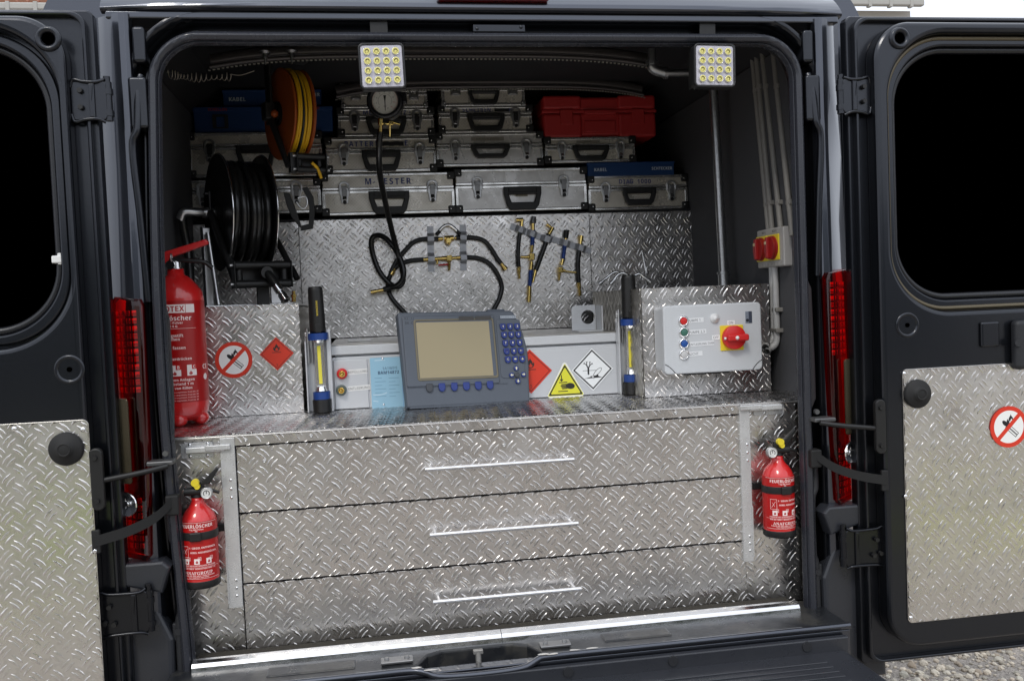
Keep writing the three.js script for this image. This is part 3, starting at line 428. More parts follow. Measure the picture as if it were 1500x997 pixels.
function matchSign(x, w, h) {
  x.fillStyle = '#d8371f'; x.beginPath(); x.arc(w / 2, h / 2, w * 0.495, 0, 7); x.fill(); x.fillStyle = '#f2f2ee'; x.beginPath(); x.arc(w / 2, h / 2, w * 0.395, 0, 7); x.fill();
  x.save(); x.translate(w / 2, h / 2); x.rotate(0.72); x.fillStyle = '#f2f2ee'; x.strokeStyle = '#222'; x.lineWidth = w * 0.014; for (const k of [-1, 1]) { x.strokeRect(-w * 0.06, -w * 0.01 + k * w * 0.035, w * 0.36, w * 0.05); } x.fillStyle = '#15151a'; x.beginPath(); x.ellipse(-w * 0.13, 0, w * 0.095, w * 0.05, 0, 0, 7); x.fill(); x.restore();
  flame(x, w * 0.55, h * 0.34, w * 0.15, '#1c1c20'); flame(x, w * 0.57, h * 0.37, w * 0.08, '#f2f2ee');
  x.save(); x.translate(w / 2, h / 2); x.rotate(-Math.PI / 4); x.fillStyle = '#d8371f'; x.fillRect(-w * 0.44, -w * 0.05, w * 0.88, w * 0.1); x.restore();
}
function diamond(x, w, h, bg, line) { x.fillStyle = bg; x.beginPath(); x.moveTo(w / 2, 0); x.lineTo(w, h / 2); x.lineTo(w / 2, h); x.lineTo(0, h / 2); x.closePath(); x.fill(); x.strokeStyle = line; x.lineWidth = w * 0.018; const k = 0.04; x.beginPath(); x.moveTo(w / 2, h * k * 1.4); x.lineTo(w * (1 - k * 1.4), h / 2); x.lineTo(w / 2, h * (1 - k * 1.4)); x.lineTo(w * k * 1.4, h / 2); x.closePath(); x.stroke(); }
function roundSticker(name, parent, r, x, y, z, mat, label) { const g = new THREE.CircleGeometry(r, 48); g.translate(x, y, z); const m = mesh(name, [g], mat, parent); m.userData.label = label; return m; }
function shapeSticker(name, parent, pts, w, h, x, y, z, mat, label) { const g = new THREE.ShapeGeometry(poly(pts)); const p = g.attributes.position, uv = g.attributes.uv; for (let i = 0; i < p.count; i++) uv.setXY(i, p.getX(i) / w + 0.5, p.getY(i) / h + 0.5); g.translate(x, y, z); const m = mesh(name, [g], mat, parent); m.userData.label = label; return m; }
const dia = (s) => [[0, -s], [s, 0], [0, s], [-s, 0]];
const matchMat = print(0.1, 0.1, 2800, matchSign, { bg: '#d8371f' });
const flameMat = print(0.1, 0.1, 2800, (x, w, h) => { diamond(x, w, h, '#d63a22', '#7c1d12'); flame(x, w * 0.5, h * 0.32, w * 0.13, '#2b2420'); flame(x, w * 0.51, h * 0.36, w * 0.06, '#d63a22'); x.fillStyle = '#2b2420'; x.fillRect(w * 0.37, h * 0.45, w * 0.26, h * 0.016); text(x, '3', w / 2, h * 0.84, h * 0.11, '#3a1410'); }, { bg: '#d63a22' });

const unit = thing('drawer_unit', 'wide checker plate unit with three drawers under the worktop', 'drawer unit', [0, 0.6, -0.26]);
mesh('carcass', [b2(-0.79, 0.6, -0.45, 0.83, 1.108, -0.078, 0)], M.dark, unit);
const dy = [[0.9325, 1.083], [0.7695, 0.9285], [0.601, 0.7655]];
dy.forEach(([y0, y1], i) => {
  const d = mesh('drawer', [sheetXY(-0.6075, y0, 0.608, y1, -0.058, { t: 0.018, seed: 20 + i, ox: 0.004 + i * 0.011, oy: [0.012, 0.02, 0.006][i], ang: 0.75, skew: 0.1 })], M.plate, unit);
  const hy = [1.0075, 0.8535, 0.6955][i], hx0 = [-0.183, -0.179, -0.178][i], hx1 = hx0 + 0.354;
  mesh('handle', [rod([hx0, hy, -0.024], [hx1, hy, -0.024], 0.0048, 0.0048, 16), rod([hx0 + 0.014, hy, -0.06], [hx0 + 0.014, hy, -0.024], 0.004), rod([hx1 - 0.014, hy, -0.06], [hx1 - 0.014, hy, -0.024], 0.004)], M.bar, d);
  const sc = []; for (const x of [-0.55, 0.006, 0.56]) for (const f of [0.27, 0.76]) sc.push(lathe([[0.0042, 0], [0.004, 0.0016], [0.002, 0.0018], [0.0012, 0.0006], [0, 0.0006]], 14).rotateX(Math.PI / 2).translate(x + 0.004 * f, y0 + (y1 - y0) * f, -0.0575));
  for (const g of sc) mesh('drawer_screw', [g], M.steel, d);
});
mesh('worktop', [sheetUp(-0.83, -0.46, 0.845, -0.0545, 1.113, { t: 0.004, p: 0.041, q: 0.036, seed: 5, oy: 0.02, ang: 0.78, h: 0.0012, ox: 0.01 })], M.worktop, unit);
{
  const lip = mesh('worktop_lip', [sheetXY(-0.612, 1.0865, 0.604, 1.1085, -0.0545, { t: 0.02, seed: 4, oy: 0.019, q: 0.06, r: 0.0012 }), b2(-0.78, 1.1055, -0.07, 0.79, 1.1105, -0.0535, 0.0015)], M.plate, unit);
  for (let i = 0; i < 9; i++) mesh('lip_screw', [lathe([[0.0042, 0], [0.004, 0.0016], [0.002, 0.0018], [0.0012, 0.0006], [0, 0.0006]], 14).rotateX(Math.PI / 2).translate(-0.585 + i * 0.146, 1.0985, -0.0542)], M.steel, lip);
}
for (const s of [-1, 1]) {
  const x0 = s < 0 ? -0.79 : 0.611, x1 = s < 0 ? -0.611 : 0.8;
  mesh('side_panel', [sheetXY(x0, 0.601, x1, 1.104, -0.068, { seed: 30 + s, ox: s < 0 ? 0.012 : 0.01, oy: 0.017, ang: 0.74, skew: s * 0.06 })], M.plate, unit);
  const ax0 = s < 0 ? -0.642 : 0.6, ax1 = s < 0 ? -0.61 : 0.6265, ay0 = s < 0 ? 0.716 : 0.716, ay1 = 1.106, xm = (ax0 + ax1) / 2;
  const st = mesh('angle_strip', [b2(ax0, ay0, -0.0675, ax1, ay1, -0.05, 0.0012), b2(s < 0 ? ax0 : ax1 - 0.003, ay0 + 0.012, -0.0675, s < 0 ? ax0 + 0.003 : ax1, ay0 + 0.14, -0.047, 0)], M.strip, unit);
  for (const y of [1.02, 1.0, 0.98, 0.79, 0.772, 0.754]) mesh('rivet', [rivet(xm + s * (s < 0 ? -0.004 : 0.004), y - 0.01, -0.0497, 0.0034)], M.chrome, st);
  // sliding bolt latch
  const lx0 = s < 0 ? -0.7292 : 0.6122, lx1 = s < 0 ? -0.6187 : 0.724, ly = s < 0 ? 1.0825 : 1.098;
  const lt = mesh('bolt_latch', [ext(s < 0 ? rrect(lx0, ly - 0.02, lx1 - 0.04, ly + 0.016, 0.006) : rrect(lx0 + 0.03, ly - 0.02, lx1, ly + 0.012, 0.006), 0.004, -0.066, 0.001), b2(lx0 + 0.012, ly - 0.006, -0.064, lx1 - 0.012, ly + 0.008, -0.044, 0.003), b2(s < 0 ? lx1 - 0.055 : lx0 - 0.012, ly - 0.002, -0.05, s < 0 ? lx1 : lx0 + 0.045, ly + 0.01, -0.042, 0.002)], M.strip, unit);
  for (const p of [[0.02, 0.012], [0.02, -0.014], [0.06, 0.012], [0.058, -0.014]]) mesh('latch_rivet', [rivet(lx0 + p[0], ly + p[1], -0.061, 0.0042)], M.chrome, lt);
}
roundSticker('warning_sign', doorR, 0.0505, 1.2294, 1.0338, 0.0921, matchMat, 'round sign with a struck-out burning match');

// =====================================================================  plate boxes, centre tank, back panels
const pedestal = thing('plate_pedestal', 'checker plate box under the black hose reel at left', 'pedestal', [-0.6, 1.113, -0.66]);
mesh('front_sheet', [sheetXY(-0.828, 1.1145, -0.4765, 1.407, -0.42, { seed: 41, ang: 0.72, p: 0.0415, q: 0.04, ox: 0.02, L: 0.03 })], M.plate, pedestal);
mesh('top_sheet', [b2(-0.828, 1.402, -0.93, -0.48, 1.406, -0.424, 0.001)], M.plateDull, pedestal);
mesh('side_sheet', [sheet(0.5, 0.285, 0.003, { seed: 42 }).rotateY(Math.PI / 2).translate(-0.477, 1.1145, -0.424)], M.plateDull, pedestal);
mesh('core', [b2(-0.825, 1.1145, -0.92, -0.482, 1.4, -0.425, 0)], M.dark, pedestal);
roundSticker('warning_sign', pedestal, 0.048, -0.6519, 1.2641, -0.4172, matchMat, 'round sign with a struck-out burning match');
shapeSticker('hazard_diamond', pedestal, dia(0.0445), 0.089, 0.089, -0.5405, 1.2748, -0.4172, flameMat, 'small red flame diamond with the number 3');
mesh('bleed_valve', [rod([-0.4931, 1.4114, -0.47], [-0.4922, 1.43, -0.47], 0.006), rod([-0.4922, 1.43, -0.47], [-0.4916, 1.4411, -0.47], 0.0045), cyl(0.009, 0.009, 0.006, [-0.4923, 1.4281, -0.47], 'y', 6)], M.brass, pedestal);

const stand = thing('plate_stand', 'checker plate stand carrying the grey control box at right', 'stand', [0.62, 1.113, -0.52]);
mesh('front_sheet', [sheetXY(0.43, 1.1145, 0.791, 1.408, -0.28, { seed: 43, ang: 0.85, skew: -0.06, ox: 0.012, oy: 0.02 })], M.plate, stand);
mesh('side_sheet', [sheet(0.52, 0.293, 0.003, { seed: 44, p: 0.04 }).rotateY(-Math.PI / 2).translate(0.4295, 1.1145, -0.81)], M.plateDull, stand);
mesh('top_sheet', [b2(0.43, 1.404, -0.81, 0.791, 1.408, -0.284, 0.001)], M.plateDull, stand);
mesh('core', [b2(0.434, 1.1145, -0.8, 0.789, 1.4, -0.285, 0)], M.dark, stand);

const tank = thing('centre_tank', 'light grey metal tank box behind the service terminal', 'tank', [0.01, 1.113, -0.68]);
mesh('tank_body', [b2(-0.4, 1.1145, -0.94, 0.412, 1.256, -0.433, 0.002)], M.aluSatin, tank);
mesh('tank_lid', [b2(-0.402, 1.2625, -0.945, 0.414, 1.2875, -0.4285, 0.0025), b2(-0.39, 1.255, -0.93, 0.4, 1.263, -0.45, 0)], M.aluSatin, tank);
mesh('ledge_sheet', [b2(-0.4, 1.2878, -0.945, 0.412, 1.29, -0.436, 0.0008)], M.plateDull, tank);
{
  for (const [a, b, zz] of [[-0.394, -0.303, -0.4285], [-0.299, -0.2, -0.4295], [-0.197, 0.408, -0.4295]]) mesh('front_plate', [b2(a, 1.1155, -0.4328, b, 1.249, zz, 0.003)], M.aluSatin, tank);
  const valve = (px, py, mat) => { const [x, y] = px; const v = mesh('valve', [lathe([[0.0145, 0], [0.0145, 0.01], [0.011, 0.014], [0.0085, 0.012]], 24).rotateX(Math.PI / 2).translate(x, y, -0.4285)], mat, tank); mesh('nozzle', [lathe([[0.0085, 0], [0.0085, 0.014], [0.0065, 0.017], [0.006, 0.012], [0.003, 0.012], [0.003, 0.02], [0, 0.02]], 20).rotateX(Math.PI / 2).translate(x, y, -0.4255)], M.brass, v); return v; };
  valve([[-0.3719, 1.212]][0], 0, M.redLever).userData.label = 'red ringed valve'; valve([[-0.3759, 1.1676]][0], 0, std(C(0.1, 0.13, 0.12), 0.4)).userData.label = 'dark green ringed valve';
  const lab = (s, x, y, w) => sticker('label', tank, w, 0.0135, x, y, -0.4279, print(w, 0.0135, 5000, (c, W2, H2) => text(c, s, W2 / 2, H2 * 0.54, H2 * 0.72, '#2a2a2e'), { bg: '#e6e6e4' }), s.toLowerCase() + ' label', 0.04);
  lab('BEFÜLLUNG', -0.3297, 1.2154, 0.052); lab('ENTLEERUNG', -0.3282, 1.1707, 0.06);
  sticker('inspection_sheet', tank, 0.088, 0.139, -0.252, 1.1805, -0.4285, print(0.088, 0.139, 3600, (c, w, h) => {
    text(c, '◯', w * 0.17, h * 0.22, h * 0.07, '#31506a'); text(c, '1A1WIYI', w * 0.6, h * 0.215, h * 0.078, '#2f4a66'); text(c, 'BAM14872', w * 0.55, h * 0.3, h * 0.085, '#223c5c', 'sans-serif', 'bold');
    c.strokeStyle = '#4a7090'; c.lineWidth = 3; for (let i = 0; i < 6; i++) { c.beginPath(); c.moveTo(w * 0.12, h * (0.4 + i * 0.072)); c.lineTo(w * (0.34 + 0.12 * (i % 2)), h * (0.4 + i * 0.072)); c.stroke(); c.beginPath(); c.moveTo(w * 0.55, h * (0.41 + i * 0.072)); c.lineTo(w * (0.75 + 0.12 * ((i + 1) % 2)), h * (0.41 + i * 0.072)); c.stroke(); }
    c.strokeStyle = '#e8f2f8'; c.lineWidth = 4; c.beginPath(); c.moveTo(w * 0.05, h * 0.72); c.quadraticCurveTo(w * 0.3, h * 0.75, w * 0.48, h * 0.69); c.moveTo(w * 0.05, h * 0.84); c.lineTo(w * 0.2, h * 0.86); c.moveTo(w * 0.14, h * 0.05); c.lineTo(w * 0.45, h * 0.05); c.stroke();
    c.strokeStyle = '#2a4cae'; c.setLineDash([14, 8]); c.beginPath(); c.moveTo(w * 0.97, 0); c.lineTo(w * 0.97, h); c.stroke();
  }, { bg: '#96c0d6' }), 'pale blue inspection sheet half behind the terminal');
  for (const p of [[-0.262, 1.2473], [-0.2642, 1.1222]]) mesh('sheet_rivet', [rivet(p[0], p[1], -0.427, 0.003)], M.chrome, tank);
  const z = -0.4282;
  shapeSticker('hazard_diamond', tank, dia(0.062), 0.124, 0.124, 0.146, 1.1902, z, flameMat, 'large red flame diamond with the number 3');
  shapeSticker('hazard_diamond', tank, dia(0.0605), 0.121, 0.121, 0.3245, 1.1865, z + 0.0006, print(0.121, 0.121, 3000, (x, w, h) => {
    diamond(x, w, h, '#eef1f2', '#1d1a1c'); x.lineWidth = w * 0.03; x.stroke(); x.strokeStyle = x.fillStyle = '#1b1b1d'; x.lineCap = 'round';
    const br = (x0, y0, a, l, wd, k) => { const x1 = x0 + Math.cos(a) * l, y1 = y0 + Math.sin(a) * l; x.lineWidth = wd; x.beginPath(); x.moveTo(x0, y0); x.lineTo(x1, y1); x.stroke(); if (k) { br(x1, y1, a - 0.45, l * 0.66, wd * 0.66, k - 1); br(x1, y1, a + 0.5, l * 0.62, wd * 0.66, k - 1); } };
    br(w * 0.4, h * 0.6, -1.57, h * 0.13, w * 0.04, 3);
    x.lineWidth = w * 0.008; x.beginPath(); x.moveTo(w * 0.27, h * 0.52); x.lineTo(w * 0.6, h * 0.52); x.stroke();
    x.beginPath(); x.moveTo(w * 0.28, h * 0.71); x.lineTo(w * 0.5, h * 0.66); x.lineTo(w * 0.62, h * 0.61); x.lineTo(w * 0.64, h * 0.66); x.lineTo(w * 0.73, h * 0.69); x.lineTo(w * 0.5, h * 0.7); x.closePath(); x.fill();
    x.fillStyle = '#eef1f2'; x.lineWidth = w * 0.01; x.beginPath(); x.ellipse(w * 0.62, h * 0.56, w * 0.125, h * 0.045, -0.75, 0, 7); x.fill(); x.stroke(); x.beginPath(); x.moveTo(w * 0.53, h * 0.64); x.lineTo(w * 0.45, h * 0.66); x.lineTo(w * 0.52, h * 0.7); x.closePath(); x.fill(); x.stroke();
  }, { bg: '#eef1f2' }), 'white diamond with a dead tree and fish');
  const tw = 0.107, th = 0.1, tp = [[-0.046, -0.05], [0.046, -0.05], [0.0535, -0.043], [0.006, 0.046], [0, 0.05], [-0.006, 0.046], [-0.0535, -0.043]];
  shapeSticker('warning_triangle', tank, tp, tw, th, 0.2445, 1.1618, z + 0.0012, print(tw, th, 3000, (x, w, h) => {
    const tri = (k, c) => { x.fillStyle = c; x.strokeStyle = c; x.lineJoin = 'round'; x.lineWidth = h * 0.05; x.beginPath(); const cx = w / 2, cy = h * 0.64; x.moveTo(cx, cy - h * 0.56 * k); x.lineTo(cx + w * 0.46 * k, cy + h * 0.29 * k); x.lineTo(cx - w * 0.46 * k, cy + h * 0.29 * k); x.closePath(); x.fill(); x.stroke(); };
    tri(0.98, '#d9d63a'); tri(0.93, '#2a2a1e'); tri(0.8, '#e0dc3c');
    x.fillStyle = x.strokeStyle = '#26261c'; x.lineWidth = h * 0.025; x.beginPath(); x.moveTo(w * 0.4, h * 0.36); x.lineTo(w * 0.4, h * 0.52); x.moveTo(w * 0.36, h * 0.48); x.lineTo(w * 0.4, h * 0.53); x.lineTo(w * 0.44, h * 0.48); x.moveTo(w * 0.33, h * 0.57); x.lineTo(w * 0.55, h * 0.57); x.moveTo(w * 0.3, h * 0.82); x.lineTo(w * 0.56, h * 0.82); x.stroke();
    x.beginPath(); x.ellipse(w * 0.63, h * 0.68, w * 0.12, h * 0.085, 0.1, 0, 7); x.fill(); x.lineWidth = h * 0.03; for (let i = 0; i < 4; i++) { x.beginPath(); x.moveTo(w * 0.55, h * (0.63 + i * 0.037)); x.lineTo(w * (0.37 + 0.02 * Math.abs(i - 1)), h * (0.63 + i * 0.04)); x.stroke(); }
  }, { bg: '#f0f0e8' }), 'yellow triangle warning of crushed hands');
  mesh('lid_catch', [b2(-0.3566, 1.291, -0.8, -0.3184, 1.294, -0.6, 0.001), bx(0.035, 0.005, 0.02, -0.3048, 1.2935, -0.62, 0.001)], M.steel, tank);
}
for (const [x0, x1, lx, name, label] of [[-0.478, -0.402, -0.44, 'lamp_holder', 'aluminium channel holder behind the left stick lamp'], [0.394, 0.428, 0.42, 'lamp_holder', 'aluminium channel holder behind the right stick lamp']]) {
  const yt = x0 < 0 ? 1.335 : 1.348, h = thing(name, label, 'holder', [lx, 1.113, -0.425], 'lamp holders');
  const X1 = x0 < 0 ? -0.397 : 0.472, X0 = x0 < 0 ? -0.466 : 0.396;
  mesh('channel', [b2(X0, 1.1145, -0.43, X1, yt - 0.02, -0.4245, 0.002), b2(X0, 1.1145, -0.43, X0 + 0.004, yt - 0.03, -0.4, 0.001), b2(X1 - 0.012, 1.1145, -0.43, X1, yt, -0.4, 0.002), b2(X0 + 0.002, yt - 0.05, -0.427, X0 + 0.018, yt, -0.42, 0.001)], M.aluSatin, h);
  mesh('spring_clip', [rod([X0 + 0.008, yt - 0.09, -0.418], [X0 + 0.008, yt + 0.004, -0.418], 0.005), rod([X0 + 0.018, yt - 0.09, -0.42], [X0 + 0.018, yt - 0.004, -0.42], 0.003), bx(0.03, 0.012, 0.012, X0 + 0.014, yt - 0.012, -0.42, 0.003)], M.steel, h);
}
const back = thing('shelf_frame', 'checker plate back wall and shelf under the metal cases', 'shelf', [0, 1.29, -0.98]);
mesh('back_panel', [sheetXY(-0.86, 1.2925, -0.5022, 1.672, -0.951, { seed: 51, ang: 0.74, p: 0.042 })], M.plate, back).scale.set(1, 1, 1);
mesh('back_panel', [sheetXY(-0.5022 + 0.0015, 1.2925, 0.462, 1.676, -0.949, { seed: 52, ang: 0.72, p: 0.0425, ox: 0.02 })], M.plate, back);
mesh('back_panel', [sheetXY(0.462 + 0.0015, 1.2925, 0.8353, 1.675, -0.9505, { seed: 53, ang: 0.9, p: 0.0405, q: 0.041, skew: -0.1, oy: 0.02 })], M.plate, back);
mesh('shelf_board', [b2(-0.84, 1.673, -1.5, 0.835, 1.682, -0.955, 0.001)], M.dark, back);
for (const p of [[0.4659, 1.6613], [0.492, 1.6583], [-0.488, 1.656]]) mesh('panel_rivet', [rivet(p[0], p[1], -0.948, 0.004)], M.chrome, back);
{
  const b = thing('holed_bracket', 'small upright metal bracket with a round hole on the tank lid', 'bracket', [0.3506, 1.29, -0.6]);
  const x0 = 0.3085, x1 = 0.3821, yt = 1.3678, s = rrect(x0, 1.2905, x1, yt, [0.001, 0.001, 0.004, 0.012]);
  s.holes.push(new THREE.Path().absarc(x0 + 0.05, yt - 0.036, 0.021, 0, Math.PI * 2, true));
  mesh('upright', [ext(s, 0.003, -0.6)], M.aluSatin, b);
  mesh('flange', [b2(x1 + 0.002, 1.2905, -0.6, x1 + 0.006, yt - 0.002, -0.53, 0.001), b2(x0 + 0.002, 1.2905, -0.597, x1, 1.2935, -0.52, 0.001)], M.aluSatin, b);
}

// =====================================================================  service terminal
{
  const t = thing('service_terminal', 'grey handheld service terminal with tan screen and blue number keys', 'terminal', [-0.035, 1.1135, -0.352]);
  t.rotation.set(-0.25, 0.17, -0.025, 'YXZ');
  const sh = new THREE.Shape(); sh.moveTo(-0.168, 0.003); sh.lineTo(0.168, 0.003); sh.quadraticCurveTo(0.171, 0.004, 0.172, 0.01); sh.lineTo(0.176, 0.07); sh.quadraticCurveTo(0.19, 0.17, 0.152, 0.25); sh.quadraticCurveTo(0.148, 0.262, 0.135, 0.262); sh.lineTo(-0.172, 0.262); sh.quadraticCurveTo(-0.18, 0.262, -0.18, 0.255); sh.lineTo(-0.172, 0.01); sh.quadraticCurveTo(-0.172, 0.003, -0.168, 0.003);
  local('housing', [ext(sh, 0.034, -0.036, 0.005, 3), b2(0.075, 0.25, -0.034, 0.128, 0.269, -0.01, 0.004), b2(-0.165, 0, -0.034, 0.165, 0.006, -0.004, 0.002), ext(rrect(-0.169, 0.057, 0.089, 0.25, 0.006), 0.005, -0.003, 0.0025), ext(rrect(0.095, 0.07, 0.165, 0.236, 0.01), 0.002, -0.002, 0.001), b2(-0.168, 0.0545, -0.003, 0.112, 0.0568, -0.0003, 0.0008)], M.device, t);
  const fr = rrect(-0.139, 0.072, 0.0905 - 0.004, 0.24, 0.007); fr.holes.push(rrect(-0.1335, 0.078, 0.082, 0.2355, 0.004, THREE.Path));
  local('screen_bezel', [ext(fr, 0.0035, 0.0005, 0.0012)], std(C(0.16, 0.14, 0.09), 0.5), t);
  const scr = local('screen', [b2(-0.133, 0.0785, -0.001, 0.073, 0.2325, 0.0022, 0.0008)], phy(C(0.3, 0.245, 0.125), 0.3, 0, { clearcoat: 0.6, clearcoatRoughness: 0.12, roughnessMap: rep(texFine, 9) }), t);
  local('film', [b2(0.0735, 0.0785, -0.001, 0.0815, 0.235, 0.0014, 0), b2(-0.02, 0.233, -0.001, 0.074, 0.2355, 0.0014, 0)], std(C(0.36, 0.31, 0.25), 0.4), scr);
  local('dark_tab', [b2(-0.012, 0.2365, 0.004, 0.03, 0.246, 0.0046, 0), b2(0.034, 0.2365, 0.004, 0.08, 0.246, 0.0046, 0)], std(C(0.03, 0.026, 0.02), 0.3), scr);
  const keyShape = (w, h) => { const s = new THREE.Shape(); s.moveTo(-w, -h * 0.1); s.absellipse(0, -h * 0.1, w, h * 0.9, Math.PI, 2 * Math.PI); s.lineTo(w, h * 0.75); s.quadraticCurveTo(w, h, w * 0.6, h); s.lineTo(-w * 0.6, h); s.quadraticCurveTo(-w, h, -w, h * 0.75); s.lineTo(-w, -h * 0.1); return s; };
  const kg = ext(keyShape(0.0082, 0.0095), 0.007, -0.001, 0.002, 2), fg = ext(keyShape(0.0092, 0.0115), 0.006, -0.0015, 0.002, 2);
  const caps = ['1', '2', '3', '4', '5', '6', '7', '8', '9', '.', '0', '←', '↺', '◆', '⌂'];
  caps.forEach((s, i) => {
    const c = i % 3, r = Math.floor(i / 3), k = local('key', kg.clone(), M.key, t, [0.112 + c * 0.0208 + r * 0.0014, 0.2135 - r * 0.0232, 0]);
    const pm = print(0.009, 0.009, 5000, (x, w, h) => { if (i < 11) text(x, s, w / 2, h / 2, h * 0.95, '#efe9c8', 'sans-serif', 'bold'); else { x.strokeStyle = '#e4dfb8'; x.fillStyle = '#e4dfb8'; x.lineWidth = 5; x.beginPath(); if (i === 11) { x.moveTo(w * 0.1, h / 2); x.lineTo(w * 0.9, h / 2); x.moveTo(w * 0.4, h * 0.25); x.lineTo(w * 0.1, h / 2); x.lineTo(w * 0.4, h * 0.75); x.stroke(); } else if (i === 12) { x.arc(w / 2, h / 2, w * 0.3, 0.6, 5.4); x.stroke(); } else if (i === 13) { x.ellipse(w / 2, h / 2, w * 0.45, h * 0.24, 0, 0, 7); x.fill(); } else { x.moveTo(w * 0.1, h * 0.8); x.lineTo(w / 2, h * 0.15); x.lineTo(w * 0.9, h * 0.8); x.stroke(); x.fillRect(w * 0.35, h * 0.5, w * 0.3, h * 0.35); } } }, { bg: '#0e1f6c', rough: 0.4 });
    const g = new THREE.PlaneGeometry(0.0085, 0.0085); local('legend', g, pm, k, [0, 0.001, 0.00625]);
  });
  for (const [u, v, s] of [[0.139, 0.096, 0], [0.124, 0.0775, 1.571], [0.1585, 0.078, -1.571], [0.14, 0.0775, 9], [0.1405, 0.06, 3.1416]]) { const k = local('arrow_key', [ext(rrect(-0.0068, -0.0068, 0.0068, 0.0068, 0.0055), 0.006, -0.001, 0.0018)], s === 9 ? M.deviceDark : M.key, t, [u, v, 0]); if (s !== 9) local('arrow', [ext(poly([[-0.0015, -0.0045], [0.0015, -0.0045], [0.0015, 0], [0.004, 0], [0, 0.0045], [-0.004, 0], [-0.0015, 0]]), 0.0008, 0.0048).rotateZ(s)], std(C(0.75, 0.72, 0.5), 0.5), k); }
  [-0.1085, -0.0745, -0.0405, -0.0068, 0.0265, 0.06].forEach((u, i) => local('function_key', fg.clone(), i ? M.key : M.deviceDark, t, [u, 0.0525, 0]));
  local('nameplate', [new THREE.PlaneGeometry(0.046, 0.0085).translate(0.131, 0.2425, 0.0001)], print(0.046, 0.0085, 5000, (x, w, h) => { for (let i = 0; i < 7; i++) text(x, 'SIGELTO'[i], w * (0.1 + i * 0.135), h / 2, h * 0.7, '#6a707a', 'sans-serif', 'bold'); }, { bg: '#98a0aa' }), t);
  local('handwriting', [new THREE.PlaneGeometry(0.042, 0.026).translate(-0.148, 0.2375, 0.0023)], print(0.042, 0.026, 4000, (x, w, h) => { text(x, '9J.JJ', w * 0.45, h * 0.28, h * 0.36, '#15171c', 'monospace'); text(x, '04.C', w * 0.42, h * 0.74, h * 0.36, '#15171c', 'monospace'); }, { clear: true }), t);
}
